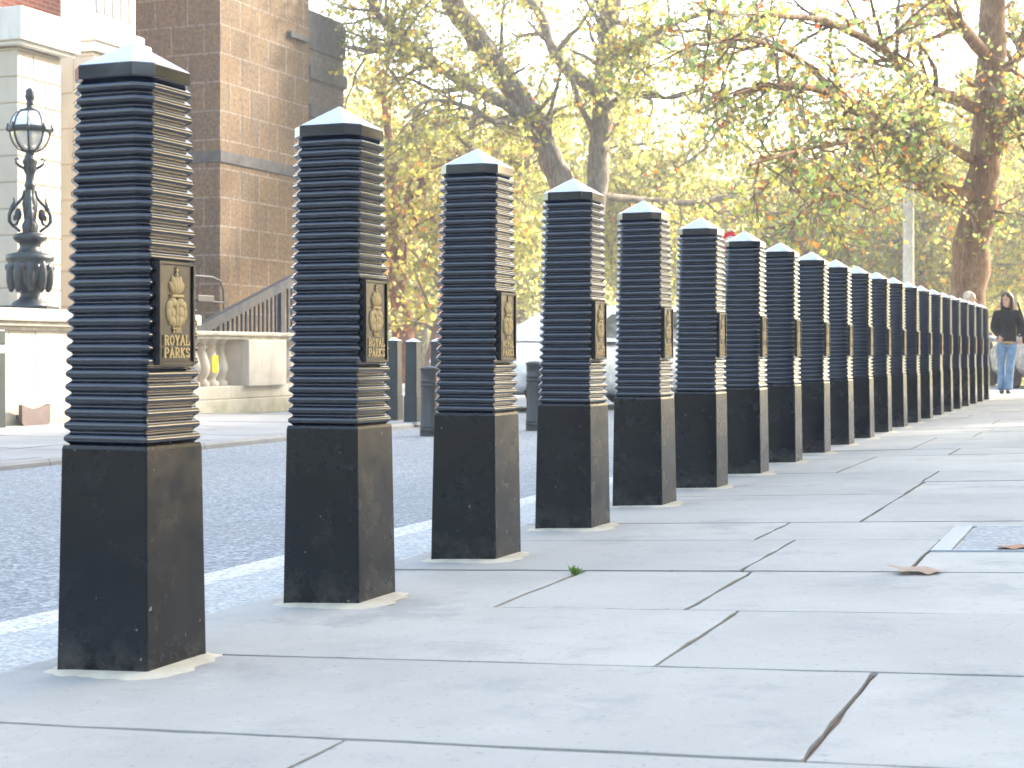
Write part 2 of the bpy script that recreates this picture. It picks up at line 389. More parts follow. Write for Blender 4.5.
def make_bollard():
    root = row_empty('bollard', 0, 0, 0, '', 'bollard')
    mb = MB()
    lv = [(-.06, .1135, .003), (.0, .1130, .003), (.466, .1062, .003), (.4735, .1045, .004), (.4738, .088, .004)]
    strips(mb, lv, False); mb.build('base', M['black_base'], root, fix=False)
    mb = MB(); lev = []; n = 28; z0, z1 = .4740, 1.240; pitch = (z1 - z0) / n
    prof = [(0, 0), (.06, .05), (.14, .28), (.22, .62), (.30, .86), (.39, .98), (.48, 1), (.57, .98), (.66, .88), (.75, .66), (.84, .34), (.92, .09), (.98, 0)]
    for i in range(n):
        for t, o in prof:
            z = z0 + (i + t) * pitch; k = (z - z0) / (z1 - z0)
            outer = .1048 + (.1022 - .1048) * k; c = .004 + .030 * k
            lev.append((z, outer - .0098 + .0098 * o, c * (0.85 + .15 * o)))
    lev.append((z1 + .012, .0905, .033))
    strips(mb, lev); mb.build('ribbed_shaft', M['black'], root, fix=False)
    mb = MB()
    strips(mb, [(1.244, .085, .032), (1.2445, .0985, .033), (1.247, .1002, .0335), (1.272, .1002, .0335), (1.2745, .0985, .033)], False)
    ring = [(x, y, 1.2745) for x, y in oct_ring(.0985, .033)]
    capo = mb.build('cap', M['black'], root, fix=False)
    mb = MB(); mb.add([(x, y, z + .0004) for x, y, z in ring] + [(0, 0, 1.3365)], [(i, (i + 1) % 8, 8) for i in range(8)]); mb.build('cap_top', M['cap_glare'], capo, fix=False)
    # name plate on the face towards the footway
    mb = MB(); xf = .1085; y0, y1, z0, z1 = -.068, .068, .642, .862
    mb.box((.080, y0, z0), (xf, y1, z1), bev=.0015)
    e = .008
    for a, b in (((xf - .001, y0, z0), (xf + .005, y0 + e, z1)), ((xf - .001, y1 - e, z0), (xf + .005, y1, z1)),
                 ((xf - .001, y0 + e + .0002, z0), (xf + .0048, y1 - e - .0002, z0 + e)), ((xf - .001, y0 + e + .0002, z1 - e), (xf + .0048, y1 - e - .0002, z1))):
        mb.box(a, b, bev=.0014)
    plate = mb.build('name_plate', M['black_plate'], root)
    # gilt emblem: small cross, tall crown, oak-leaf lobes below
    mb = MB(); X = xf
    def blob(y, z, ry, rz, rot=0, d=.006):
        mb.ell((X, y, z), (d, ry, rz), 0, 12, 8, Matrix.Rotation(rot, 3, 'X'))
    mb.box((X - .001, -.0016, .836), (X + .004, .0016, .851), bev=.0008); mb.box((X - .001, -.005, .842), (X + .0038, .005, .8455), bev=.0008)
    blob(0, .833, .0045, .0045, 0, .006)
    for y, rot in ((-.010, .22), (0, 0), (.010, -.22)): blob(y, .812, .0085, .021, rot, .007)
    blob(-.019, .806, .006, .015, .5); blob(.019, .806, .006, .015, -.5)
    mb.box((X - .001, -.022, .786), (X + .006, .022, .792), bev=.001)
    for sgn in (-1, 1):
        blob(sgn * .013, .776, .013, .011, sgn * .4); blob(sgn * .027, .768, .010, .013, sgn * .6); blob(sgn * .030, .750, .008, .016, sgn * -.2)
        blob(sgn * .016, .754, .011, .014, sgn * -.3); blob(sgn * .013, .735, .009, .014, sgn * -.25); blob(sgn * .022, .737, .006, .011, sgn * .35)
    blob(0, .763, .006, .018); blob(0, .738, .006, .016)
    mb.build('emblem', M['gold'], plate)
    # lettering THE / ROYAL / PARKS drawn as serif strokes
    mb = MB()
    O8 = [(.5 + .42 * math.cos(a), .5 + .5 * math.sin(a)) for a in np.linspace(0, 2 * math.pi, 15)]
    bowl = lambda y0, y1, x1: [(.2, y1)] + [(.45 + (x1 - .45) * math.cos(a), (y0 + y1) / 2 + (y1 - y0) / 2 * math.sin(a)) for a in np.linspace(math.pi / 2, -math.pi / 2, 7)] + [(.2, y0)]
    S = [(.82, .82), (.66, .97), (.36, .97), (.18, .8), (.3, .6), (.7, .42), (.84, .22), (.66, .03), (.34, .03), (.16, .2)]
    G = {'T': [[(.5, 0), (.5, 1)], [(.05, .97), (.95, .97)], [(.05, .97), (.05, .8)], [(.95, .97), (.95, .8)], [(.32, 0), (.68, 0)]],
         'H': [[(.2, 0), (.2, 1)], [(.8, 0), (.8, 1)], [(.2, .5), (.8, .5)], [(.05, 0), (.35, 0)], [(.65, 0), (.95, 0)], [(.05, 1), (.35, 1)], [(.65, 1), (.95, 1)]],
         'E': [[(.2, 0), (.2, 1)], [(.08, 1), (.85, 1)], [(.2, .52), (.68, .52)], [(.08, 0), (.88, 0)], [(.85, 1), (.85, .82)], [(.88, 0), (.88, .2)]],
         'R': [[(.2, 0), (.2, 1)], bowl(.48, 1, .85), [(.48, .48), (.9, 0)], [(.05, 0), (.36, 0)], [(.05, 1), (.3, 1)], [(.8, 0), (1, 0)]],
         'O': [O8], 'Y': [[(.5, 0), (.5, .48)], [(.5, .48), (.12, 1)], [(.5, .48), (.88, 1)], [(.34, 0), (.66, 0)], [(0, 1), (.28, 1)], [(.72, 1), (1, 1)]],
         'A': [[(.08, 0), (.5, 1)], [(.92, 0), (.5, 1)], [(.25, .36), (.75, .36)], [(-.04, 0), (.22, 0)], [(.76, 0), (1.04, 0)]],
         'L': [[(.2, 0), (.2, 1)], [(.05, 0), (.88, 0)], [(.88, 0), (.88, .24)], [(.05, 1), (.36, 1)]],
         'P': [[(.2, 0), (.2, 1)], bowl(.45, 1, .88), [(.05, 0), (.38, 0)], [(.05, 1), (.3, 1)]],
         'K': [[(.2, 0), (.2, 1)], [(.22, .45), (.85, 1)], [(.4, .6), (.9, 0)], [(.05, 0), (.36, 0)], [(.05, 1), (.36, 1)], [(.76, 0), (1, 0)], [(.7, 1), (.98, 1)]], 'S': [S]}
    def word(w, zc, h, cw, gap, th):
        tot = len(w) * cw + (len(w) - 1) * gap; y = -tot / 2; lay = 0
        for ch in w:
            for st in G[ch]:
                for (a, b), (c, d) in zip(st, st[1:]):
                    p0 = np.array((y + a * cw, zc + (b - .5) * h)); p1 = np.array((y + c * cw, zc + (d - .5) * h))
                    t = p1 - p0; L = np.linalg.norm(t)
                    if L < 1e-6: continue
                    t /= L; nn = np.array((-t[1], t[0])) * th / 2 * (1.25 if abs(t[1]) > .7 else .8); ext = t * th * .3; lay += 1
                    q = [p0 - ext - nn, p1 + ext - nn, p1 + ext + nn, p0 - ext + nn]
                    mb.prism([tuple(v) for v in q], 0, X - .001, X + .0035 + .00004 * (lay % 13))
            y += cw + gap
    word('THE', .7165, .009, .009, .002, .0022); word('ROYAL', .695, .019, .0165, .0035, .0040); word('PARKS', .6685, .019, .0165, .0035, .0040)
    mb.build('lettering', M['gold'], plate)
    # mortar collar bedded on the crossfall
    mb = MB(); r2 = np.random.default_rng(3); k = 48; ring0 = []; ring1 = []; ring2 = []
    for i in range(k):
        a = 2 * math.pi * i / k; s_ = .105 / max(abs(math.cos(a)), abs(math.sin(a)))
        w = .146 / (abs(math.cos(a)) ** 5 + abs(math.sin(a)) ** 5) ** .2 + r2.uniform(-.009, .012) + (.030 * max(0, math.cos(a + .5)) ** 2)
        for ring, rr, h in ((ring0, s_, .007), (ring1, w * .9, .0045), (ring2, w * 1.06, -.001)):
            x, y = rr * math.cos(a), rr * math.sin(a); ring.append((x, y, TILT * x + h))
    mb.add(ring0 + ring1 + ring2, [(i + o, (i + 1) % k + o, (i + 1) % k + k + o, i + k + o) for i in range(k) for o in (0, k)], 0, True)
    mb.build('mortar_collar', M['mortar'], root)
    return root

ORD = ['first', 'second', 'third', 'fourth', 'fifth', 'sixth', 'seventh', 'eighth', 'ninth', 'tenth', 'eleventh', 'twelfth', 'thirteenth', 'fourteenth', 'fifteenth',
       'sixteenth', 'seventeenth', 'eighteenth', 'nineteenth', 'twentieth', 'twenty-first', 'twenty-second']
proto = make_bollard()
STEP = .896 * SL
for i in range(22):
    b = proto if i == 0 else copy_tree(proto)
    b.location = uv(0, i * STEP, 0)
    b.rotation_euler = (random.uniform(-.004, .004), random.uniform(-.004, .004), ROWANG + random.uniform(-.01, .01)) if i else (0, 0, ROWANG)
    lab = f'{ORD[i]} ribbed black bollard of the long row, counted from the camera'
    if i == 0: lab = 'nearest and largest black ribbed bollard, gold crest plate fully readable'
    if i == 1: lab = 'second black ribbed bollard from the camera, gold crest plate still readable'
    if i == 21: lab = 'last ribbed black bollard of the row, farthest off beside the woman'
    tag(b, lab, 'bollard', 'ribbed black bollards along the kerb')

# ------------------------------------------------------------------ ground, road, pavements
def poly_sheet(name, pts, z, m, zs=None):
    mb = MB(); mb.add([(p[0], p[1], z) for p in pts], [tuple(range(len(pts)))])
    o = mb.build(name, m); tag(o, kind='structure')
    return o
poly_sheet('ground', [(-400, -400), (400, -400), (400, 400), (-400, 400)], -.13, M['lawn'])
rp = [(-16, -9), (30, -9), (30, 33), (-16, 33)]
poly_sheet('road', [uv(*p)[:2] for p in rp], -.05, M['road'])
poly_sheet('gutter_channel', [uv(*p)[:2] for p in [(-.66, -9), (-.20, -9), (-.20, 27), (-.66, 27)]], -.046, M['gutter'])
poly_sheet('road_line', [uv(*p)[:2] for p in [(-.79, -9), (-.655, -9), (-.655, 27), (-.79, 27)]], -.0455, M['line'])

# near footway: stone flags as separate islands with open joints, on the crossfall
def pav_z(u): return TILT * min(u, 3.2)
UE = -.235
ys = [742, 665, 607.5, 571, 540, 522, 494, 482, 471.5, 455, 449, 438]
vs_ = [gp(x, y)[1] for x, y in zip([400, 610, 560, 760, 800, 880, 900, 900, 900, 930, 930, 930], ys)]
vj = [vs_[0] - 2.6, vs_[0] - 1.8, vs_[0] - .95] + vs_
while vj[-1] < 26.2: vj.append(vj[-1] + random.uniform(.55, .95))
kn = {2: [(315, 755)], 3: [(847, 709)], 4: [(699, 637)], 5: [(537, 589), (723, 588)], 6: [(935, 545), (765, 557)], 7: [(775, 530)], 8: [(885, 507)], 9: [(916, 487)], 10: [(929, 477)], 11: [(870, 459)], 12: [(953, 452)]}
mb = MB(); base = MB()
for r in range(len(vj) - 1):
    v0, v1 = vj[r], vj[r + 1]
    cuts = sorted(gp(*q)[0] for q in kn.get(r, []))
    if not cuts: cuts = [random.uniform(.2, 1.0)]
    while cuts[0] - UE > 2.6: cuts.insert(0, cuts[0] - random.uniform(.9, 1.3))
    if cuts[0] - UE < .25: cuts = cuts[1:] or [UE + 1.1]
    while cuts[-1] < 5.2:
        cuts.append(cuts[-1] + random.uniform(.95, 1.5))
    cuts = [UE] + cuts
    g0 = random.uniform(.005, .010)
    for a, b in zip(cuts, cuts[1:]):
        ga = random.uniform(.004, .008); gb = random.uniform(.004, .008); dz = random.uniform(-.0018, .0018); ta, tb = random.uniform(-.0010, .0010), random.uniform(-.001, .001)
        nx, ny = 15, 9
        us = np.linspace(a + (ga if a > UE else 0), b - gb, nx); vv = np.linspace(v0 + g0, v1 - random.uniform(.003, .009), ny)
        us = np.insert(us, [1, nx - 1], [us[0] + .007, us[-1] - .007]); vv = np.insert(vv, [1, ny - 1], [vv[0] + .007, vv[-1] - .007])
        nx2, ny2 = len(us), len(vv); vts = []
        for j in range(ny2):
            for i in range(nx2):
                edge = i in (0, nx2 - 1) or j in (0, ny2 - 1)
                wob = random.uniform(-.0036, .0030) if edge else 0
                z = pav_z(us[i]) + dz + ta * (i / nx2 - .5) + tb * (j / ny2 - .5) - (.0010 if edge else random.uniform(0, .0006))
                vts.append(uv(us[i] + (wob if (i in (0, nx2 - 1) and us[i] > UE + .01) else 0), vv[j] + (wob if j in (0, ny2 - 1) else 0), z))
        fs = [(j * nx2 + i, j * nx2 + i + 1, (j + 1) * nx2 + i + 1, (j + 1) * nx2 + i) for j in range(ny2 - 1) for i in range(nx2 - 1)]
        per = [i for i in range(nx2)] + [j * nx2 + nx2 - 1 for j in range(1, ny2)] + [(ny2 - 1) * nx2 + i for i in range(nx2 - 2, -1, -1)] + [j * nx2 for j in range(ny2 - 2, 0, -1)]
        L = len(vts); low = [(vts[i][0], vts[i][1], vts[i][2] - .03) for i in per]
        fs += [(per[i], L + i, L + (i + 1) % len(per), per[(i + 1) % len(per)]) for i in range(len(per))]
        mb.add(vts + low, fs, 0, False)
tag(mb.build('pavement', M['paving']), kind='structure')
mb = MB(); ue2 = 9.0; zb = -.0095
ust = [UE + .003, 3.2, ue2]; V0, V1 = vj[0], vj[-1]
vts = []
for v in (V0, V1):
    for u in ust: vts.append(uv(u, v, pav_z(u) + zb))
mb.add(vts, [(0, 1, 4, 3), (1, 2, 5, 4)])
tag(mb.build('pavement_bed', M['joint']), kind='structure')
mb = MB()
kv = [uv(UE + .0005, V0, TILT * UE - .006), uv(UE + .0005, V1, TILT * UE - .006), uv(UE + .0005, V1, -.12), uv(UE + .0005, V0, -.12)]
mb.add(kv, [(0, 1, 2, 3)])
ek = [uv(UE, V1 + .001, pav_z(UE) - .006), uv(3.2, V1 + .001, pav_z(3.2) - .006), uv(ue2, V1 + .001, pav_z(ue2) - .006), uv(ue2, V1 + .001, -.12), uv(UE, V1 + .001, -.12)]
mb.add(ek, [(0, 1, 2, 3, 4)])
tag(mb.build('kerb', M['far_paving']), kind='structure')

# far footway with a rounded end, its kerbstones and the flags
FK = -4.4; ve = 10.9; rad = 1.6
arc = [(FK - rad + rad * math.cos(a), ve + rad * math.sin(a)) for a in np.linspace(0, math.pi / 2, 9)]
outer = [(FK, -9)] + arc + [(-15.5, ve + rad)]
def inset(pts, d):
    out = []
    for i, (u, v) in enumerate(pts):
        a = np.array(pts[max(i - 1, 0)]); b = np.array(pts[min(i + 1, len(pts) - 1)]); t = (b - a) / np.linalg.norm(b - a)
        out.append((u - t[1] * d, v + t[0] * d))
    return out
inn = inset(outer, .15)
mb = MB()
dense = []
for (a, b), (c, d) in zip(outer, outer[1:]):
    k = max(1, int(math.hypot(c - a, d - b) / .9))
    dense += [(a + (c - a) * i / k, b + (d - b) * i / k) for i in range(k)]
dense.append(outer[-1]); dn = inset(dense, .15)
for i in range(len(dense) - 1):
    (a, b), (c, d) = dense[i], dense[i + 1]; (e, f), (h, k) = dn[i], dn[i + 1]
    t = .004 / max(.3, math.hypot(c - a, d - b)); lerp = lambda p, q, s: (p[0] + (q[0] - p[0]) * s, p[1] + (q[1] - p[1]) * s)
    a0, c0 = lerp((a, b), (c, d), t), lerp((c, d), (a, b), t); e0, h0 = lerp((e, f), (h, k), t), lerp((h, k), (e, f), t); z = -.004 + random.uniform(-.004, .004)
    m_in = lambda p, q: lerp(p, q, .12)
    vs2 = [uv(*a0, -.12), uv(*c0, -.12), uv(*a0, z - .018), uv(*c0, z - .018), uv(*m_in(a0, e0), z), uv(*m_in(c0, h0), z), uv(*e0, z), uv(*h0, z), uv(*e0, -.12), uv(*h0, -.12)]
    mb.add(vs2, [(0, 1, 3, 2), (2, 3, 5, 4), (4, 5, 7, 6), (6, 7, 9, 8), (0, 2, 4, 6, 8), (1, 9, 7, 5, 3)])
tag(mb.build('far_kerb', M['far_paving']), kind='structure')
fp = inn + [(-15.5, -9)]
mb = MB(); mb.add([uv(u, v, -.03) for u, v in fp], [tuple(range(len(fp)))]); tag(mb.build('far_pavement_bed', M['joint']), kind='structure')
mb = MB(); v = -8.9
while v < ve - .1:
    v1 = v + random.uniform(.6, .9); u = FK - .158
    while u > -9.4:
        u1 = u - random.uniform(.7, 1.2)
        z = -.006 + random.uniform(-.003, .003)
        mb.box((0, 0, 0), (1, 1, 1))
        del mb.v[-8:]; mb.v += [uv(*q) for q in [(u1 + .008, v, -.06), (u, v, -.06), (u, v1 - .008, -.06), (u1 + .008, v1 - .008, -.06), (u1 + .008, v, z), (u, v, z), (u, v1 - .008, z), (u1 + .008, v1 - .008, z)]]
        u = u1
    v = v1
mb.add([uv(p[0] - .01, p[1] + .0, -.010) for p in [(FK - .16, v), (FK - .35, ve + .5), (FK - .8, ve + 1.0), (FK - 1.5, ve + 1.42), (-15, ve + 1.42), (-15, v)]], [(0, 1, 2, 3, 4, 5)])
tag(mb.build('far_pavement', M['far_paving']), kind='structure')

# things lying on the footway
def ground_thing(x, y):
    u, v = gp(x, y); return u, v, pav_z(u)
u, v, z = ground_thing(930, 552)
root = row_empty('access_cover', u, v, z + .004, 'grey metal access cover set in a frame among the paving flags', 'access cover')
root.rotation_euler = (0, -math.atan(TILT), ROWANG)
h = gp(958, 528)[1] - v
MB().box((.075, .02, -.02), (1.2, h, .001), bev=.001).build('cover_plate', M['tread'], root)
mb = MB()
for a, b in (((0, 0, -.02), (.06, h + .02, .002)), ((.0603, 0, -.02), (1.25, .018, .0018)), ((.0603, h + .002, -.02), (1.25, h + .02, .0018))): mb.box(a, b, bev=.001)
mb.build('frame', M['cover_frame'], root)

def leaf_outline(n_lobes=5):
    pts = []
    spec = [(-90, .12), (-60, .45), (-38, .40), (-10, .92), (14, .55), (38, .98), (62, .58), (90, 1.12)]
    for a, r in spec: pts.append((r * math.cos(R(a)), r * math.sin(R(a))))
    left = [(-x, y) for x, y in pts[-2:0:-1]]
    return pts + left
def fallen(name, x, y, size, rz, m, label, curl):
    u, v, z = ground_thing(x, y); o = leaf_outline(); mb = MB(); vs2 = [(0, 0, 0)]
    rings = [.35, .7, 1.0]
    vts = [(0, .1, .34 * curl)]
    for rr in rings:
        for (a, b) in o:
            q = math.hypot(a, b); q2 = .55 * q + .36
            px_, py_ = a / q * q2 * rr * .72, .1 + (b / q * q2) * rr * 1.15
            hgt = curl * (.34 - .62 * px_ * px_ + .10 * math.sin(4.2 * py_ + .6) + (.45 * max(0, py_ - .55) ** 1.3)) + .02 * math.sin(9 * a + 5 * b)
            vts.append((px_, py_, max(hgt, .01)))
    k = len(o); fs = [(0, 1 + i, 1 + (i + 1) % k) for i in range(k)]
    for q in range(2): fs += [(1 + q * k + i, 1 + (q + 1) * k + i, 1 + (q + 1) * k + (i + 1) % k, 1 + q * k + (i + 1) % k) for i in range(k)]
    vts = [(a * size, b * size, max(c, .0) * size) for a, b, c in vts]
    mb.add(vts, fs, 0, True)
    mn = min(p[2] for p in vts)
    root = empty(name, uv(u, v, z + .003 - mn), rz, label, 'leaf')
    mb.build('blade', m, root)
    MB().tube([(0, .1 * size, .03 * size), (0, -.3 * size, .02 * size), (.1 * size, -.9 * size, .03 * size)], .0016, 5).build('stalk', m, root)
fallen('fallen_leaf', 925, 573, .090, 1.35, M['leaf_dry'], 'curled brown fallen leaf on the paving in front of the metal cover', .5)
fallen('fallen_leaf', 1022, 549, .085, 1.9, M['leaf_rust'], 'rust red fallen leaf lying on the metal access cover', .4)
u, v, z = ground_thing(575, 573)
mb = MB()
for i in range(26):
    a = random.uniform(0, 6.28); L = random.uniform(.012, .034); w = .003; p = np.array(uv(u + random.uniform(-.012, .012), v + random.uniform(-.006, .006), z - .006)); dx = np.array((math.cos(a), math.sin(a), 0)); q = np.array((-dx[1], dx[0], 0)) * w
    tip = p + dx * L * .5 + np.array((0, 0, L)); mid = p + dx * L * .2 + np.array((0, 0, L * .6))
    mb.add([p - q * .6, p + q * .6, mid + q, tip, mid - q], [(0, 1, 2, 3, 4)])
tag(mb.build('weed_tuft', M['weed'], fix=False), 'small green weed growing from the joint between two paving flags', 'weed')

# ------------------------------------------------------------------ left side: pedestal, balustrade, lamp
WU = -7.6
root = row_empty('stone_pedestal', WU, 0, -.03, 'white stained stone pedestal wall carrying the ornate lamp', 'pedestal wall')
v0, v1 = 7.2, 12.15
mb = MB(); mb.box((-1.0, v0, -.02), (.0, v1, .31), bev=.012); mb.build('base_course', M['white_stone'], root)
mb = MB()
for a, b in ((v0 + .06, 9.12), (9.128, 9.5), (9.508, 10.1), (10.108, 10.9), (10.908, v1 - .06)):
    mb.box((-.94, a, .3115), (-.05, b, .90), bev=.006)
mb.build('die', M['white_stone'], root)
mb = MB(); mb.box((-.97, v0 + .03, .9015), (-.02, v1 - .03, .94), bev=.008); mb.box((-1.0, v0 - .02, .9415), (.03, v1 + .02, .985), bev=.012); mb.box((-1.04, v0 - .05, .9865), (.07, v1 + .05, 1.105), bev=.02)
mb.build('coping', M['coping_stone'], root)
root = row_empty('stone_balustrade', WU, 0, -.03, 'low white balustrade with bulbous balusters, mossy along its foot', 'balustrade')
b0, b1 = 12.21, 17.0
MB().box((-.5, b0, -.02), (-.02, b1, .16), bev=.012).box((-.46, b0, .161), (-.06, b1, .31), bev=.015).build('plinth', M['white_stone'], root)
MB().box((-.46, b0, .845), (-.06, b1, .885), bev=.01).box((-.5, b0, .886), (-.02, b1, .935), bev=.018).build('coping', M['coping_stone'], root)
piers = [(13.32, 14.2), (16.2, 16.98)]
for a, b in piers: MB().box((-.52, a, .3), (-.0, b, .846), bev=.012).build('pier', M['white_stone'], root)
prof = [(.085, 0), (.085, .05), (.055, .06), (.05, .09), (.07, .12), (.088, .17), (.092, .22), (.075, .29), (.05, .37), (.042, .42), (.055, .44), (.055, .46), (.042, .47), (.06, .50), (.08, .51), (.08, .535)]
vv = b0 + .12
while vv < b1 - .1:
    if not any(a - .06 < vv < b + .06 for a, b in piers):
        MB().lathe(prof, (-.26, vv, .311), 14).build('baluster', M['white_stone'], root)
    vv += .195
yl = P(213, 359, 1)[0]; 
o = MB().box((-.065, 12.62, .47), (-.058, 12.74, .66), bev=.002).build('yellow_notice', M['yellow'], None, uv(WU, 0, -.03), ROWANG)
tag(o, 'small bright yellow notice tied to the balusters', 'notice')
# boot guard plate
mb = MB(); poly = [(9.15, .02), (9.50, .02), (9.53, .05), (9.53, .215), (9.45, .19), (9.325, .165), (9.20, .19), (9.12, .215), (9.12, .05)]
mb.prism(poly, 0, .06, .10)
mb.box((.0, 9.16, .08), (.065, 9.2, .12)); mb.box((.0, 9.44, .08), (.065, 9.48, .12))
o = mb.build('wall_guard', M['brown_metal'], None, uv(WU, 0, -.03), ROWANG); tag(o, 'dark brown metal plate with dipped top at the foot of the pedestal', 'guard plate')

# ornate lamp on the pedestal
def lamp():
    Yl = 15.39; k = Yl / F
    base = P(30, 303.5, Yl); root = empty('ornate_lamp', base, 0, 'ornate dark iron lamp with glass globe standing on the pedestal', 'lamp')
    base_z = -.03 + 1.105; root.location = (base[0], base[1], base_z)
    H = lambda y: (750 - y) / 3.2 * k; W = lambda w: w / 2 / 3.2 * k
    def pr(lst): return [(W(w), H(y)) for w, y in lst]
    mb = MB(); mb.box((-W(150), -W(150), 0), (W(150), W(150), H(738)), bev=.006)
    mb.lathe(pr([(120, 739), (110, 728), (72, 715), (60, 700), (70, 692), (95, 680), (120, 655), (138, 625), (142, 605), (135, 600), (150, 590), (150, 578), (132, 572), (80, 566), (66, 552), (66, 540), (84, 532), (104, 524), (106, 514), (88, 508), (50, 502)]), n=32)
    for q in range(10):
        a = q * math.pi / 5
        mb.ell((W(120) * math.cos(a), W(120) * math.sin(a), H(640)), (W(34), W(34), H(600) - H(655)), 0, 10, 8)
        mb.ell((W(136) * math.cos(a + .3), W(136) * math.sin(a + .3), H(615)), (W(20), W(20), W(24)), 0, 8, 6)
    mb.build('urn_base', M['iron'], root)
    mb = MB(); mb.lathe(pr([(46, 503), (52, 480), (36, 465), (44, 430), (50, 410), (36, 385), (30, 360), (38, 352), (30, 345), (26, 320), (34, 310), (44, 300), (38, 288), (50, 278), (34, 262), (26, 248), (40, 240)]), n=20)
    mb.build('stem', M['iron'], root)
    for q in range(4):
        a = q * math.pi / 2 + .35; mb = MB(); pts = []
        def pt(w, y): return (W(w) * math.cos(a), W(w) * math.sin(a), H(y))
        S1 = [(34, 368), (44, 390), (70, 408), (104, 424), (126, 446), (126, 468), (106, 482), (80, 476), (70, 460), (80, 446), (96, 450), (96, 462), (86, 464)]
        mb.tube([pt(*s) for s in S1], [.012, .014, .016, .017, .018, .018, .016, .014, .013, .013, .012, .012, .01], 6)
        mb.tube([pt(*s) for s in [(126, 446), (112, 420), (96, 405), (100, 392)]], [.016, .014, .011, .006], 6)
        mb.tube([pt(*s) for s in [(60, 500), (88, 488), (106, 482)]], [.016, .014, .012], 6)
        MB().tube([pt(*s) for s in [(36, 298), (60, 292), (84, 282), (88, 270), (76, 264), (68, 272)]], [.014, .015, .014, .012, .01, .008], 6).build('small_scroll', M['iron'], root)
        mb.ell(pt(104, 424), (.026, .026, .03), 0, 8, 6); mb.ell(pt(72, 446), (.035, .035, .06), 0, 8, 6)
        mb.build('scroll', M['iron'], root)
    glob = pr([(34, 241), (70, 232), (100, 214), (116, 194), (122, 176)])
    MB().lathe(glob, n=32, cap=False).build('glass_bowl', M['globe_clear'], root)
    MB().lathe(pr([(122, 168), (118, 155), (106, 138), (84, 122), (50, 114)]), n=32, cap=False).build('opal_dome', M['globe'], root)
    MB().lathe(pr([(30, 236), (24, 215), (16, 200), (16, 180)]), n=12).build('lamp_burner', M['pole'], root)
    mb = MB(); mb.lathe(pr([(118, 184), (134, 182), (136, 166), (122, 164), (118, 166)]), n=32, cap=False)
    for q in range(8):
        a = q * math.pi / 4 + .2
        f = lambda w, y: (W(w) * math.cos(a), W(w) * math.sin(a), H(y))
        mb.tube([f(*s) for s in [(40, 244), (76, 235), (106, 216), (121, 196), (126, 176), (122, 158), (110, 138), (86, 121), (52, 112)]], .008, 6)
        mb.lathe(pr([(9, 180), (14, 172), (9, 164), (4, 154)]), (W(136) * math.cos(a), W(136) * math.sin(a), 0), 8)
    mb.build('lantern_frame', M['iron'], root)
    mb = MB(); mb.lathe(pr([(66, 116), (64, 110), (40, 107), (26, 104), (20, 96), (26, 90), (20, 84), (28, 74), (32, 66), (26, 58), (30, 52), (22, 45), (8, 40)]), n=16); mb.build('finial', M['iron'], root)
lamp()

# stone piers and buildings
def ashlar_pier(name, u0, u1, v0, v1, zt, course, m, label, cat, joint=.02, split=True):
    root = row_empty(name, 0, 0, -.03, label, cat); mb = MB(); z = 0; k = 0
    mb.box((u0 + joint, v0 + joint, -.02), (u1 - joint, v1 - joint, zt - .01))
    while z < zt - .02:
        z1 = min(z + course, zt)
        L = u1 - u0; nb = max(1, round(L / .62)) if split else 1; off = .5 if k % 2 else 0
        cuts = sorted({u0, u1, *[u0 + L * (i + off) / nb for i in range(nb + 1) if u0 < u0 + L * (i + off) / nb < u1]})
        vm = v0 + (v1 - v0) * (.36 if k % 2 else .64)
        for a, b in zip(cuts, cuts[1:]):
            for c, d in ((v0, vm), (vm, v1)) if split else ((v0, v1),):
                mb.box((a + .006, c + .006, z + .006), (b - .006, d - .006, z1 - .006), bev=.014)
        z = z1; k += 1
    mb.build('shaft', m, root); return root
r1 = ashlar_pier('gate_pier', -10.4, -8.6, 10.44, 11.16, 3.82, .27, M['cream_stone'], 'cream rusticated stone pier behind the lamp, pale slab on top', 'stone pier')
MB().box((-10.5, 10.36, 3.822), (-8.50, 11.26, 3.86), bev=.01).box((-10.54, 10.32, 3.861), (-8.46, 11.3, 4.2), bev=.015).build('cap_slab', M['pale_stone'], r1)
MB().box((-10.1, 10.40, 4.201), (-9.12, 10.9, 4.34), bev=.03).lathe([(.22, 4.34), (.25, 4.38), (.22, 4.42), (.15, 4.5), (.22, 4.62), (.30, 4.8), (.32, 5.0), (.28, 5.2), (.15, 5.34), (.05, 5.4)], (-9.6, 10.65, 0), 24).build('urn', M['pale_stone'], r1)
r2 = ashlar_pier('column_pedestal', -9.36, -8.8, 12.0, 12.94, 4.05, .40, M['cream_stone'], 'tall pale stone pedestal with column between lamp pier and brown building', 'stone column', split=False)
mb = MB(); mb.box((-9.40, 11.97, 4.051), (-8.76, 12.98, 4.16), bev=.02); mb.box((-9.44, 11.93, 4.161), (-8.72, 13.02, 4.27), bev=.04); mb.box((-9.38, 12.0, 4.271), (-8.78, 12.96, 4.37), bev=.03)
mb.build('moulding', M['pale_stone'], r2)
mb = MB(); mb.box((-9.30, 12.06, 4.371), (-8.86, 12.88, 7.6), bev=.01)
for i in range(5): 
    a = 12.10 + i * .155
    mb.box((-8.862, a + .02, 4.52), (-8.835, a + .12, 7.5), bev=.012)
mb.build('column_shaft', M['pale_stone'], r2)
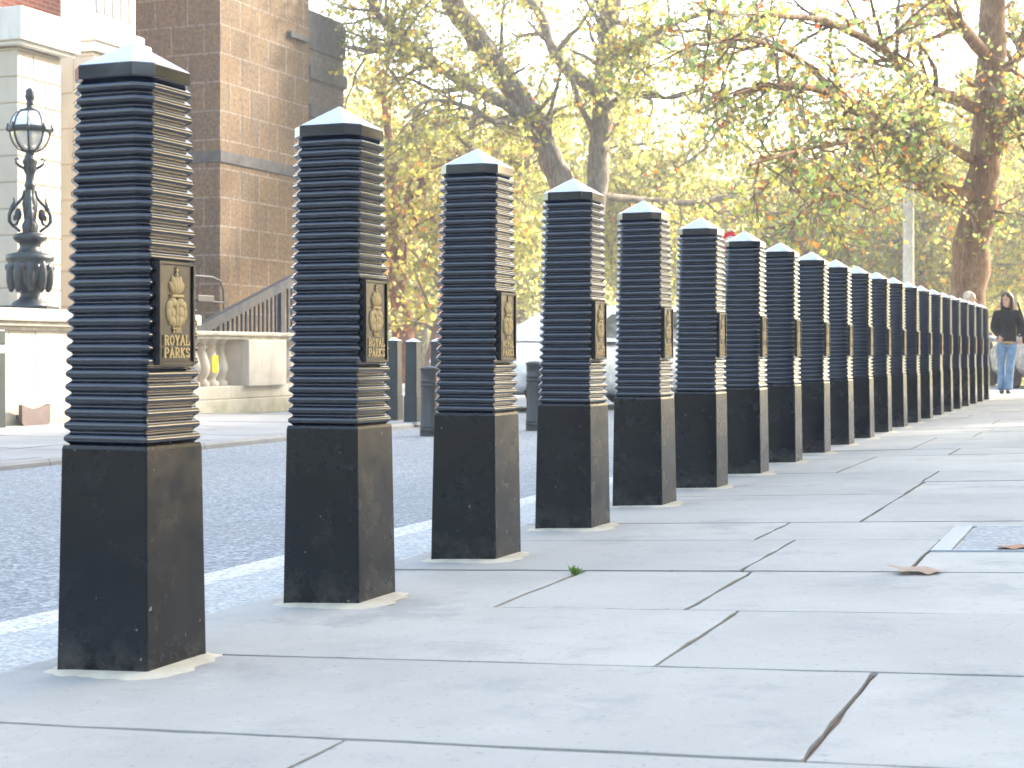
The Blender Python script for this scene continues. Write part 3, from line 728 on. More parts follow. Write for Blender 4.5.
# red brick house behind the piers
root = row_empty('brick_house', -16.0, 21, -.1, 'red brick house glimpsed at the top between the two pale stone piers', 'house')
MB().box((-7, -5, 0), (1.4, 4.5, 10)).build('wall', M['brick'], root)
for z in (2.0, 5.6):
    for y in (-.4, 2.2):
        fr = MB().box((1.36, y, z), (1.44, y + 1.1, z + 1.9), bev=.01).build('window', M['pale_stone'], root)
        mb = MB()
        for i in range(2):
            for j in range(2): mb.box((1.41, y + .1 + i * .48, z + .1 + j * .88), (1.446, y + .52 + i * .48, z + .92 + j * .88))
        mb.build('pane', M['glass'], fr)
MB().box((-7.15, -5.15, 10.001), (1.55, 4.65, 10.35), bev=.03).build('cornice', M['pale_stone'], root)

# brown block building
CU, CV = -11.86, 19.6
root = row_empty('block_building', CU, CV, -.1, 'brown weathered concrete block building with dark string courses', 'building')
mb = MB(); mb.box((-16, 0, -.05), (0, 3.0, 7.7)); mb.build('wall', M['blocks'], root); MB().box((-16, 3.001, -.05), (-.05, 4.45, 6.96)).build('set_back_wall', M['blocks_grey'], root)
mb = MB(); mb.box((-16.0, -.03, 3.86), (.03, 4.46, 4.05), bev=.01); mb.build('string_course', M['dark_band'], root)
mb = MB(); mb.box((-2, 3.03, 5.72), (.012, 4.48, 5.95), bev=.01); mb.build('string_course', M['dark_band'], root)
mb = MB(); mb.box((-2, 3.03, 5.02), (.012, 4.48, 5.25), bev=.01); mb.build('string_course', M['dark_band'], root)
mb = MB(); mb.box((-2, 3.03, 6.25), (-.018, 4.475, 6.9), bev=.01); mb.build('parapet', M['dark_band'], root)
mb = MB(); mb.box((-16.05, -.06, 7.701), (.06, 3.06, 7.95), bev=.02); mb.build('coping', M['dark_band'], root)
MB().box((-.3, 2.2, 6.3), (.09, 2.82, 6.4), bev=.01).build('lintel', M['dark_band'], root)
# stair railing in front of it
root = row_empty('stair_railing', -9.3, 0, -.03, 'blue grey metal railing sloping up beside the brown building', 'railing')
zr = lambda v: 1.02 + (v - 14.8) * .305
mb = MB(); a, b = 13.4, 20.0
for w0, w1, h0, h1 in ((-.05, .05, -.14, 0), (-.03, .03, -.9, -.86)):
    vs2 = [(w0, a, zr(a) + h0), (w1, a, zr(a) + h0), (w1, a, zr(a) + h1), (w0, a, zr(a) + h1), (w0, b, zr(b) + h0), (w1, b, zr(b) + h0), (w1, b, zr(b) + h1), (w0, b, zr(b) + h1)]
    mb.add(vs2, [(0, 1, 2, 3), (7, 6, 5, 4), (0, 4, 5, 1), (1, 5, 6, 2), (2, 6, 7, 3), (3, 7, 4, 0)])
mb.build('handrail', M['rail'], root)
mb = MB(); vv = a + .05; 
while vv < b:
    mb.box((-.015, vv, zr(vv) - .89), (.015, vv + .03, zr(vv) - .12)); vv += .115
mb.build('bars', M['rail'], root)
for vv in (14.2, 17.0, 19.6): MB().box((-.04, vv, -.02), (.04, vv + .09, zr(vv) - .125), bev=.006).build('post', M['rail'], root)
# steps under the railing
root = row_empty('stone_steps', -9.3, 13.6, -.03, 'stone steps climbing behind the balustrade under the sloping railing', 'steps')
mb = MB()
for i in range(10): mb.box((-.62, i * .6, -.02 if i == 0 else .10 * i + .001), (-.08, 6.0, .10 * (i + 1)), bev=.008)
mb.build('step_flight', M['far_paving'], root)
# black pipe rail
root = row_empty('pipe_rail', -11.2, 0, -.03, 'thin black pipe hoop rail in front of the brown wall', 'rail')
zt = lambda z: z + .03
MB().tube([(0, 14.5, 1.85), (0, 18.3, 1.85), (0, 18.52, 1.80), (0, 18.62, 1.66), (0, 18.64, 1.3), (0, 18.64, -.02)], .018, 8).build('top_rail', M['pipe'], root)
MB().tube([(0, 14.5, 1.47), (0, 18.62, 1.47)], .015, 8).build('lower_rail', M['pipe'], root)
MB().tube([(0, 16.2, -.02), (0, 16.2, 1.85)], .018, 8).build('upright', M['pipe'], root)
o = MB().box((-.1, 17.75, 1.46), (.10, 18.2, 1.56), bev=.01).build('bracket_box', M['pipe'], root)

# ------------------------------------------------------------------ posts on the far side
def far_post(x, yb, yt, w, zg, label):
    Y = F * (CH - zg) / (yb - HY); top = CH + (HY - yt) * Y / F - zg; hw = w * Y / F / 2
    X = (x - HX) / F * Y
    root = empty('square_post', (X, Y, zg), ROWANG, label, 'bollard', 'plain square posts on the far footway')
    mb = MB(); lv = [(-.03, hw * 1.12, .008), (.26, hw * 1.1, .008), (.265, hw, .008), (top - .07, hw * .92, .012), (top - .069, hw * 1.0, .012), (top - .035, hw * 1.0, .012)]
    strips(mb, lv, False); mb.build('shaft', M['green_black'], root, fix=False)
    ring = [(a, b, top - .035) for a, b in oct_ring(hw, .012)]
    MB().add(ring + [(0, 0, top)], [(i, (i + 1) % 8, 8) for i in range(8)]).build('cap', M['sign_white'], root)
    MB().box((-hw * 1.3, -hw * 1.3, -.02), (hw * 1.3, hw * 1.3, .012), bev=.004).build('footing', M['far_paving'], root)
far_post(413, 423, 338, 13, -.012, 'plain dark square post with pale cap, seen right of the second ribbed bollard')
far_post(437, 417, 338, 11, -.012, 'plain dark square post half hidden behind the round grey bollard')
far_post(394, 421, 337, 13, -.012, 'plain dark square post peeping out at the second ribbed bollard edge')
def round_bollard(x, yb, yt, w, label):
    zg = -.05; Y = F * (CH - zg) / (yb - HY); h = (yb - yt) * Y / F; r = w * Y / F / 2; X = (x - HX) / F * Y
    root = empty('round_bollard', (X, Y, zg), 0, label, 'bollard', 'round grey cast bollards across the road')
    f = lambda l: [(a * r, b * h) for a, b in l]
    MB().lathe(f([(1.0, -.03), (1.04, 0), (1.0, .02), (.99, .08), (1.03, .09), (1.03, .10), (.98, .11), (.98, .125), (1.01, .13), (1.01, .14), (.96, .15), (.88, .70)]), n=28).build('shaft', M['grey_iron'], root)
    MB().lathe(f([(.885, .701), (.96, .71), (.96, .73), (.91, .74), (.91, .76), (.96, .77), (.96, .785), (.90, .80), (.92, .93), (.985, .945), (1.0, .96), (.98, .975), (.8, .985), (.4, .995), (.02, 1.0)]), n=28).build('head', M['grey_iron'], root)
round_bollard(429.5, 436, 366, 19.5, 'round grey cast bollard left of the third ribbed bollard')
round_bollard(535, 430.5, 361, 18.5, 'round grey cast bollard in front of the white car')
# post at the left edge
root = row_empty('marker_post', -7.2, 8.35, -.03, 'black post with white band cut by the left picture edge', 'post')
X = P(-4, 430, 14)[0]
Yp = F * .70 / (430.5 - HY); root.location = ((-9 - HX) / F * Yp, Yp, -.03)
MB().box((-.09, -.09, -.02), (.09, .09, .70), bev=.01).build('shaft', M['green_black'], root)
MB().box((-.092, -.092, .701), (.092, .092, .76), bev=.006).build('band', M['sign_white'], root)
MB().box((-.09, -.09, .761), (.09, .09, .90), bev=.012).build('head', M['green_black'], root)

# lamp column and road sign
Yp = 30.0; X = (908.5 - HX) / F * Yp
root = empty('lamp_column', (X, Yp, -.05), 0, 'tall pale grey lamp column rising behind the bollard row', 'lamp post')
MB().lathe([(.12, -.02), (.12, 1.3), (.115, 1.36), (.105, 1.4), (.095, 4.2), (.11, 4.22), (.11, 4.27), (.06, 4.3)], n=20).build('pole', M['pole'], root)
MB().lathe([(.06, 4.3), (.16, 4.42), (.19, 4.62), (.17, 4.75), (.21, 4.77), (.12, 4.88), (.02, 4.93)], n=20).build('lamp_head', M['pole'], root)
Ys = 27.0; X = (731 - HX) / F * Ys
root = empty('road_sign', (X, Ys, -.05), R(12), 'round red and white road sign on a grey pole seen between bollards', 'road sign')
zc = CH + (352 - 246) * Ys / F + .1
MB().tube([(0, .04, -.02), (0, .04, zc + .25)], .03, 10).build('pole', M['pole'], root)
def disc(r0, r1, y0, y1, zc_):
    k = 32; mb = MB(); vs2 = []
    for y in (y0, y1):
        for r in (r0, r1):
            for i in range(k): a = 2 * math.pi * i / k; vs2.append((r * math.cos(a), y, zc_ + r * math.sin(a)))
    fs = []
    for i in range(k):
        j = (i + 1) % k; fs += [(i, j, k + j, k + i), (2 * k + i, 3 * k + i, 3 * k + j, 2 * k + j), (k + i, k + j, 3 * k + j, 3 * k + i), (i, 2 * k + i, 2 * k + j, j)]
    return mb.add(vs2, fs)
disc(.001, .20, -.004, .008, zc).build('plate', M['sign_white'], root); disc(.12, .202, -.008, -.0045, zc).build('red_ring', M['sign_red'], root)

# ------------------------------------------------------------------ cars
def car(name, loc, rz, paint, label, boot=False):
    """nose along local +x"""
    root = empty(name, loc, rz, label, 'car')
    L = 4.1
    st = [(-2.05, .42, .70, .70), (-2.0, .32, .86, .78), (-1.8, .24, .95, .84), (-1.2, .20, .98, .87), (-.3, .19, .96, .88), (.6, .19, .95, .88), (1.1, .20, .92, .87), (1.6, .22, .84, .84), (1.9, .26, .74, .78), (2.03, .34, .64, .70), (2.06, .42, .56, .64)]
    if boot: st[1] = (-2.02, .32, .92, .78); st[2] = (-1.85, .24, 1.0, .83); st[3] = (-1.2, .2, 1.0, .87)
    k = 20; mb = MB(); vs2 = []
    for x, z0, z1, w in st:
        zc, hz = (z0 + z1) / 2, (z1 - z0) / 2
        for i in range(k):
            a = 2 * math.pi * i / k; c, s_ = math.cos(a), math.sin(a); e = .42
            vs2.append((x, w * math.copysign(abs(c) ** e, c), zc + hz * math.copysign(abs(s_) ** .55, s_)))
    n = len(st); fs = [(i * k + j, i * k + (j + 1) % k, (i + 1) * k + (j + 1) % k, (i + 1) * k + j) for i in range(n - 1) for j in range(k)]
    mb.add(vs2, fs, 0, True); mb.add(vs2[:k], [tuple(range(k))]); mb.add(vs2[-k:], [tuple(range(k))]); mb.build('body', paint, root)
    # cabin: windows as panels of their own, pillars and roof painted
    zb, zt_ = .93, 1.45
    cs = [(1.05, .93, .80, .93), (.25, 1.36, .66, .93), (-.1, 1.44, .62, .93), (-.9, 1.45, .62, .93), (-1.55, 1.36, .62, .93), (-1.95, .95, .72, .93)]
    if boot: cs[4] = (-1.25, 1.38, .61, .93); cs[5] = (-1.75, .98, .74, .93)
    k = 12; vs2 = []
    for x, zt, wt, z0 in cs:
        wb = .82
        pr = [(-wb, z0), (-wb, z0 + .01)] + [(-wt + (wb - wt) * -.0, zt - .06)] + [(-wt * .9, zt - .015), (-wt * .6, zt), (0, zt + .012)]
        full = pr + [(-a, b) for a, b in pr[::-1]]
        vs2 += [(x, a, max(b, z0)) for a, b in full]
    k = 12; fs = [(i * k + j, i * k + j + 1, (i + 1) * k + j + 1, (i + 1) * k + j) for i in range(len(cs) - 1) for j in range(k - 1)]
    MB().add(vs2, fs, 0, True).build('roof', paint, root)
    def pane(name, pts, off, gm=None):
        c = np.array(pts, float); nrm = np.cross(c[1] - c[0], c[2] - c[0]); nrm /= np.linalg.norm(nrm)
        if np.dot(nrm, off) < 0: nrm = -nrm
        q = c + nrm * .014; p2 = c - nrm * .01
        kk = len(q); MB().add(list(q) + list(p2), [tuple(range(kk)), tuple(range(kk, 2 * kk))[::-1]] + [(i, (i + 1) % kk, kk + (i + 1) % kk, kk + i) for i in range(kk)]).build(name, gm or M['glass'], root)
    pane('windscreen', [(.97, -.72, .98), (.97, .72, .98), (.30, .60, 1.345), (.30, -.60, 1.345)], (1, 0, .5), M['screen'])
    pane('rear_window', [(cs[5][0] + .06, -.62, 1.02), (cs[5][0] + .06, .62, 1.02), (cs[4][0] - .05, .54, 1.34), (cs[4][0] - .05, -.54, 1.34)], (-1, 0, .4))
    for s_ in (-1, 1):
        pane('side_window', [(.72, s_ * .795, .985), (.18, s_ * .665, 1.30), (-.28, s_ * .650, 1.36), (-.34, s_ * .80, .985)], (0, s_, .3))
        pane('side_window', [(-.42, s_ * .80, .985), (-.38, s_ * .650, 1.36), (-1.0, s_ * .650, 1.36), (-1.35, s_ * .72, 1.15), (-1.35, s_ * .79, .985)], (0, s_, .3))
        o = MB().ell((.72, s_ * .93, 1.0), (.07, .10, .07), 0, 12, 8); o.build('mirror', paint, root)
        MB().tube([(-.55, s_ * .885, .86), (-.36, s_ * .885, .86)], .012, 6).build('handle', M['trim'], root)
        mb = MB(); mb.ell((1.88, s_ * .60, .66), (.16, .14, .085), 0, 14, 8); mb.build('headlight', M['lens'], root)
        mb = MB(); mb.ell((-1.99, s_ * .66, .80), (.07, .10, .11), 0, 12, 8); mb.build('tail_light', M['red_lens'], root)
        for x in (1.28, -1.28):
            wr = MB(); m90 = Matrix.Rotation(math.pi / 2, 4, 'X')
            pro = [(.20, -.09), (.29, -.095), (.315, -.07), (.32, 0), (.315, .07), (.29, .095), (.20, .09)]
            t = MB().lathe(pro, n=28); t.v = [(x + a, s_ * .80 + c, .32 + b) for a, b, c in t.v]; tw = t.build('wheel', M['tyre'], root)
            t = MB().lathe([(.205, -.07), (.2, -.085), (.17, -.06), (.06, -.05), (.05, -.075), (.01, -.08)] if True else [], n=20)
            t.v = [(x + a, s_ * (.80 - c), .32 + b) for a, b, c in t.v]; t.build('rim', M['rim'], tw)
            a = np.linspace(0, math.pi, 13); MB().tube([(x + .36 * math.cos(q), s_ * .875, .33 + .36 * math.sin(q)) for q in a], .022, 6).build('wheel_arch', M['trim'], root)
    mb = MB(); mb.box((1.96, -.45, .34), (2.085, .45, .48), bev=.02); mb.build('grille', M['trim'], root)
    mb = MB(); mb.box((2.0, -.66, .24), (2.09, .66, .325), bev=.02); mb.build('front_bumper_strip', M['trim'], root)
    MB().box((-2.085, -.7, .36), (-2.0, .7, .46), bev=.02).build('rear_bumper_strip', M['trim'], root)
    MB().box((-2.09, -.26, .50), (-2.05, .26, .61), bev=.004).build('number_plate', M['sign_white'], root)
    return root
# white car, nose to the left and towards the camera
hd = np.array((-.80, -.60)); hd /= np.linalg.norm(hd)
Yc = 19.6; corner = np.array(((512 - HX) / F * Yc, Yc)); left = np.array((-hd[1], hd[0]))
ctr = np.array(((588 - HX) / F * 20.6, 20.6))
car('parked_car', (ctr[0], ctr[1], -.05), math.atan2(hd[1], hd[0]), M['car_white'], 'white parked car half hidden behind the fourth to sixth ribbed bollards').scale = (1, 1, .91)
hd = np.array((.12, 1.0)); hd /= np.linalg.norm(hd)
rc = np.array(((1022 - HX) / F * 31.0, 31.0)); ctr = rc + hd * 2.05 + np.array((hd[1], -hd[0])) * .80
car('parked_car', (ctr[0], ctr[1], -.05), math.atan2(hd[1], hd[0]), M['car_silver'], 'silver parked car with red tail light behind the woman', True)

# ------------------------------------------------------------------ trees
class Tree:
    def __init__(s): s.w = MB(); s.tw = MB(); s.leafp = []; s.tips = []
def wander(p, d, L, n, bend, up, r):
    pts = [np.array(p, float)]; d = np.array(d, float); d /= np.linalg.norm(d)
    for i in range(n):
        d = d + r.normal(0, bend, 3) + np.array((0, 0, up)); d /= np.linalg.norm(d); pts.append(pts[-1] + d * L / n)
    return np.array(pts)
def smooth_path(pts, rad, sub=4):
    pts = np.asarray(pts, float); rad = np.asarray(rad, float); n = len(pts); out = []; ro = []
    for i in range(n - 1):
        p0, p1, p2, p3 = pts[max(i - 1, 0)], pts[i], pts[i + 1], pts[min(i + 2, n - 1)]
        for k in range(sub):
            t = k / sub; out.append(.5 * ((2 * p1) + (-p0 + p2) * t + (2 * p0 - 5 * p1 + 4 * p2 - p3) * t * t + (-p0 + 3 * p1 - 3 * p2 + p3) * t ** 3)); ro.append(rad[i] + (rad[i + 1] - rad[i]) * t)
    out.append(pts[-1]); ro.append(rad[-1]); return np.array(out), np.array(ro)
def limb(t, pts, rad, r, n=10, jit=.02):
    p, q = smooth_path(pts, rad); p[1:-1] += r.normal(0, jit, (len(p) - 2, 3)) * q[1:-1, None] * 3
    q = q * (1 + r.normal(0, .05, len(q))); t.w.tube(p, q, n); return p, q
def rand_dir(axis, ang, r):
    axis = axis / np.linalg.norm(axis); v = r.normal(0, 1, 3); v -= axis * v.dot(axis); v /= np.linalg.norm(v)
    return axis * math.cos(ang) + v * math.sin(ang)
def bush_out(t, p, q, r, nb, lb, ntw, ltw, nleaf, spread=.22, start=.25, up=.04, bias=None, flat=1.0):
    """branches from a limb, twigs from branches, leaf points along twigs"""
    m = len(p)
    for b in range(nb):
        i = int(r.uniform(start, 1.0) * (m - 1)); i = min(i, m - 2); ax = p[i + 1] - p[i]
        d = rand_dir(ax, r.uniform(.5, 1.35), r)
        if bias is not None: d = d + np.array(bias) * r.uniform(0, 1)
        d[2] *= flat
        L = lb * r.uniform(.55, 1.25); bp = wander(p[i], d, L, 7, .20, up, r); rb = min(q[i] * .55, .05 * L / 1.5 + .012)
        t.w.tube(bp, np.linspace(rb, .008, 8), 5, cap=False)
        for k in range(ntw):
            j = min(int(r.uniform(.2, 1.0) * 7), 6); d2 = rand_dir(bp[j + 1] - bp[j], r.uniform(.4, 1.3), r); d2[2] -= .12
            tp = wander(bp[j], d2, ltw * r.uniform(.5, 1.3), 4, .28, -.03, r); t.tw.tube(tp, np.linspace(.010, .004, 5), 3, cap=False)
            for a in range(nleaf):
                f = r.uniform(.2, 1) * 4; a0 = min(int(f), 3); t.leafp.append(tp[a0] + (tp[a0 + 1] - tp[a0]) * (f - a0) + r.normal(0, spread * .35, 3))
            t.tips.append(tp[-1])
def leaves_mesh(name, pts, size, m, parent, r, shape='plane', droop=.35):
    pts = np.asarray(pts); n = len(pts)
    if shape == 'plane': o = np.array([(x, y - .1, .10 * abs(x) - .08 * y * y) for x, y in leaf_outline()]) * .5
    else: o = np.array([(0, -.5, 0), (.36, -.05, .07), (0, .5, -.05), (-.36, -.05, .07)])
    k = len(o)
    nz = r.normal(0, 1, (n, 3)); nz[:, 2] = np.abs(nz[:, 2]) * .6 + .2; nz /= np.linalg.norm(nz, axis=1)[:, None]
    dn = r.normal(0, .6, (n, 3)); dn[:, 2] -= droop * 2; a = dn - nz * (dn * nz).sum(1)[:, None]; a /= np.linalg.norm(a, axis=1)[:, None] + 1e-9
    b = np.cross(a, nz); sc = size * r.uniform(.6, 1.35, n)
    V = pts[:, None] + sc[:, None, None] * (o[None, :, 0, None] * b[:, None] + o[None, :, 1, None] * a[:, None] + o[None, :, 2, None] * nz[:, None])
    me = bpy.data.meshes.new(name); me.vertices.add(n * k); me.vertices.foreach_set('co', V.reshape(-1).astype(np.float32))
    me.loops.add(n * k); me.loops.foreach_set('vertex_index', np.arange(n * k, dtype=np.int32)); me.polygons.add(n)
    me.polygons.foreach_set('loop_start', np.arange(n, dtype=np.int32) * k); me.polygons.foreach_set('loop_total', np.full(n, k, np.int32))
    me.materials.append(m); me.update(calc_edges=True); me.validate()
    ob = bpy.data.objects.new(name, me); COL.objects.link(ob); ob.parent = parent; return ob
def finish(t, name, base, label, bark, leafm, size, r, shape='plane', group=None):
    root = empty(name, tuple(base), 0, label, 'tree', group); base = np.array(base)
    t.w.v = [tuple(np.array(p) - base) for p in t.w.v]; t.w.build('trunk', bark, root, fix=False)
    if t.tw.v:
        t.tw.v = [tuple(np.array(p) - base) for p in t.tw.v]; t.tw.build('twigs', M['twig'], root, fix=False)
    leaves_mesh('crown', np.array(t.leafp) - base, size, leafm, root, r, shape); return root
def px(lst, Y0):
    pts = []; rad = []
    for q in lst:
        Y = Y0 + (q[3] if len(q) > 3 else 0); pts.append(P(q[0], q[1], Y)); rad.append(q[2] * Y / F)
    return pts, rad

# forked plane tree behind the fourth and fifth bollards
r = np.random.default_rng(11); t = Tree(); Y0 = 32.0
limbs = {}
limb(t, *px([(584, 394, 29), (582, 376, 22), (580, 330, 19), (578, 280, 18), (578, 238, 18)], Y0), r, 14)
A = limb(t, *px([(578, 250, 15), (566, 196, 13), (548, 152, 12), (530, 112, 11.5), (505, 78, 11), (480, 42, 12, -.5), (455, 6, 11, -1), (430, -50, 9, -1.5), (398, -120, 6, -2)], Y0), r, 12)
A1 = limb(t, *px([(533, 122, 8), (505, 104, 7, -.3), (470, 86, 6.5, -.8), (440, 67, 6, -1.2), (408, 46, 5, -1.6), (387, 26, 4, -2), (371, 2, 3.5, -2.2), (350, -50, 2, -2.5)], Y0), r, 8)
A2 = limb(t, *px([(405, 44, 3.5, -1.6), (392, 45, 3, -1.8), (370, 51, 2.6, -2.2), (345, 46, 2, -2.6)], Y0), r, 6)
A3 = limb(t, *px([(524, 118, 4), (495, 122, 3.2, -1), (470, 108, 2.6, -1.8), (430, 100, 2, -2.4), (405, 118, 1.6, -3)], Y0), r, 6)
B = limb(t, *px([(580, 250, 14), (596, 195, 11), (600, 150, 10.5), (602, 110, 10), (605, 60, 9.5), (611, 8, 10), (616, -55, 8), (622, -130, 5)], Y0), r, 12)
B1 = limb(t, *px([(599, 92, 7), (570, 72, 6.5, .3), (553, 50, 5.5, .6), (542, 17, 5, 1), (526, -4, 4.5, 1.2), (505, -50, 3, 1.6)], Y0), r, 8)
B2 = limb(t, *px([(592, 130, 4), (578, 100, 3.2, -.6), (572, 78, 3, -1)], Y0), r, 6)
B3 = limb(t, *px([(604, 70, 5), (640, 40, 4, -1), (675, 22, 3.2, -2), (720, 10, 2, -3)], Y0), r, 7)
B4 = limb(t, *px([(602, 195, 4.5), (640, 200, 4, .8), (690, 203, 3.5, 1.4), (735, 196, 2.4, 2)], Y0), r, 7)
B5 = limb(t, *px([(604, 110, 4), (632, 92, 3.2, -1.5), (665, 98, 2.4, -2.6), (700, 90, 1.8, -3.5)], Y0), r, 6)
for (p_, q_), nb in ((A, 22), (A1, 17), (A2, 7), (A3, 10), (B, 22), (B1, 12), (B3, 12), (B4, 9), (B5, 9)):
    bush_out(t, p_, q_, r, int(nb * 1.3), 1.5, 10, .8, 8, up=.02, start=.25)
finish(t, 'plane_tree', P(584, 394, Y0), 'forked plane tree with leaning pale trunks behind the fourth ribbed bollard', M['bark_grey'], M['leaf_yellow'], .118, r)

# plane tree at the right with low limbs reaching towards the camera
r = np.random.default_rng(23); t = Tree(); Y0 = 30.0
T = limb(t, *px([(965, 394, 21), (966, 372, 17.5), (968, 320, 17), (970, 270, 17.5), (976, 220, 17.5), (984, 172, 15.5), (988, 120, 15), (991, 70, 14), (992, 15, 13), (997, -60, 10), (1004, -140, 6)], Y0), r, 14)
L1 = limb(t, *px([(974, 196, 10), (948, 194, 10.5, -.5), (922, 180, 9.5, -1), (906, 160, 8, -1.8), (888, 132, 6, -2.8), (862, 110, 5, -4), (825, 92, 4, -5.5), (780, 85, 3, -7), (735, 95, 2, -8)], Y0), r, 9)
L2 = limb(t, *px([(986, 112, 8), (958, 100, 7, -.6), (928, 88, 6, -1.4), (896, 58, 5, -2.4), (866, 40, 4.5, -3.5), (820, 20, 3.5, -5), (760, 15, 2, -7)], Y0), r, 8)
L3 = limb(t, *px([(973, 160, 5), (940, 140, 4, -1.5), (900, 118, 3.4, -3), (850, 140, 2.8, -5), (800, 150, 2, -6.5), (750, 165, 1.5, -8)], Y0), r, 7)
L4 = limb(t, *px([(990, 60, 7), (960, 25, 6, -1), (930, -10, 5, -2), (880, -60, 4, -3.5)], Y0), r, 8)
L5 = limb(t, *px([(906, 160, 4.5, -1.8), (870, 180, 3.4, -3), (830, 195, 2.6, -4.5), (790, 190, 2, -6)], Y0), r, 6)
L6 = limb(t, *px([(840, 98, 3.5, -5), (800, 60, 3, -6), (750, 40, 2.4, -7.5), (700, 45, 1.8, -9)], Y0), r, 6)
R1 = limb(t, *px([(988, 132, 8), (1008, 117, 7.5, -.5), (1030, 105, 7, -1), (1075, 95, 5, -2), (1120, 60, 3, -3)], Y0), r, 8)
R2 = limb(t, *px([(991, 80, 6), (1020, 55, 5, .5), (1050, 20, 4, 1)], Y0), r, 7)
for (p_, q_), nb in ((T, 14), (L1, 24), (L2, 22), (L3, 20), (L4, 14), (L5, 13), (L6, 16), (R1, 12), (R2, 10)):
    bush_out(t, p_, q_, r, int(nb * 1.25), 1.4, 11, .75, 5, up=-.02, start=.25)
finish(t, 'plane_tree', P(965, 394, Y0), 'plane tree at the right with brown trunk and low limb over the bollards', M['bark'], M['leaf_plane'], .115, r)

# thinner trees in the middle distance
r = np.random.default_rng(31); t = Tree(); Y0 = 46.0
C0 = limb(t, *px([(822, 386, 9), (821, 330, 7.5), (820, 280, 7), (816, 248, 6.5)], Y0), r, 10)
C1 = limb(t, *px([(817, 255, 5.5), (805, 232, 4.5), (785, 218, 3.8), (758, 214, 3, -.5), (725, 222, 2, -1)], Y0), r, 7)
C2 = limb(t, *px([(817, 255, 5), (832, 225, 4.2), (848, 200, 3.6), (856, 165, 3), (862, 120, 2)], Y0), r, 7)
C3 = limb(t, *px([(818, 262, 4), (795, 240, 4, 1), (794, 205, 3.6, 1), (793, 150, 3, 1), (790, 90, 2, 1)], Y0), r, 7)
for (p_, q_), nb in ((C1, 14), (C2, 16), (C3, 18)): bush_out(t, p_, q_, r, nb, 1.9, 8, .9, 5, up=.02, start=.1)
finish(t, 'plane_tree', P(822, 386, Y0), 'slender dark branching tree behind the eighth and ninth ribbed bollards', M['bark'], M['leaf_yellow'], .20, r)

r = np.random.default_rng(37); t = Tree(); Y0 = 37.0
C0 = limb(t, *px([(404, 394, 17), (405, 370, 13), (403, 330, 11.5), (399, 285, 10), (396, 240, 8), (392, 190, 6), (388, 130, 4), (380, 70, 2)], Y0), r, 11)
C1 = limb(t, *px([(399, 280, 6), (380, 250, 5, -.5), (362, 215, 4, -1), (350, 170, 3, -1.4)], Y0), r, 7)
C2 = limb(t, *px([(397, 255, 6), (415, 215, 5, .5), (425, 170, 4, .6), (430, 120, 3, .8)], Y0), r, 7)
for (p_, q_), nb in ((C0, 26), (C1, 20), (C2, 20)): bush_out(t, p_, q_, r, nb, 1.4, 9, .75, 6, up=.05, start=.22)
finish(t, 'broad_tree', P(404, 394, Y0), 'reddish brown trunked tree between the second and third ribbed bollards', M['bark_red'], M['leaf_olive'], .16, r)
r = np.random.default_rng(41); t = Tree(); Y0 = 35.0
C0 = limb(t, *px([(428, 394, 10), (433, 360, 8), (441, 320, 7), (452, 270, 6.5), (462, 210, 6), (470, 150, 4), (478, 90, 2.4)], Y0), r, 9)
C1 = limb(t, *px([(456, 250, 4.5), (480, 215, 4, .6), (510, 190, 3, 1), (535, 150, 2, 1.5)], Y0), r, 7)
for (p_, q_), nb in ((C0, 26), (C1, 16)): bush_out(t, p_, q_, r, nb, 1.4, 8, .75, 6, up=.04, start=.3)
finish(t, 'leaning_tree', P(428, 394, Y0), 'thin leaning grey tree just left of the third ribbed bollard', M['bark_grey'], M['leaf_olive'], .17, r)

# background trees: three kinds, copied
def generic(seed, h, spread, bark, leafm, size):
    r = np.random.default_rng(seed); t = Tree()
    tr = wander((0, 0, -.1), (r.normal(0, .06), r.normal(0, .06), 1), h * .75, 9, .06, .1, r); q = np.linspace(.30, .07, 10); q[0] = .42
    t.w.tube(tr, q, 10)
    bush_out(t, tr, q, r, 11, 2.0, 9, 1.1, 10, start=.4, spread=.5)
    for i in range(11):
        k = int(r.uniform(2.6, 9)); a = r.uniform(0, 6.28); d = (math.cos(a), math.sin(a), r.uniform(.1, .9)); L = spread * r.uniform(.6, 1.1)
        lp = wander(tr[min(k, 9)], d, L, 8, .16, .03, r); lq = np.linspace(.11, .03, 9); t.w.tube(lp, lq, 7)
        bush_out(t, lp, lq, r, 10, 1.7, 8, 1.1, 10, start=.2, spread=.5, up=.0)
    root = finish(t, 'park_tree', (0, 0, 0), 'x', bark, leafm, size, r, 'kite'); return root
kinds = [generic(101, 11, 4.2, M['bark_grey'], M['leaf_pale'], .19), generic(102, 10, 3.8, M['bark'], M['leaf_yellow'], .19), generic(103, 9, 4.6, M['bark_grey'], M['leaf_olive'], .18)]
spots = [(345, 52, 0, 1.0), (470, 50, 1, .95), (520, 62, 0, 1.05), (655, 47, 1, .9), (700, 60, 2, 1.0), (755, 72, 0, 1.1), (860, 58, 0, .9), (905, 46, 2, .8), (950, 64, 1, 1.05), (1010, 52, 0, 1.0),
         (1060, 60, 1, 1.1), (590, 75, 1, 1.15), (420, 70, 0, 1.2), (1120, 48, 2, 1.0), (300, 66, 1, 1.1), (640, 85, 2, 1.3), (820, 88, 1, 1.3), (980, 85, 2, 1.25), (240, 60, 2, 1.1), (1200, 70, 0, 1.2)]
lk = ['pale green', 'yellow leaved', 'olive leaved']
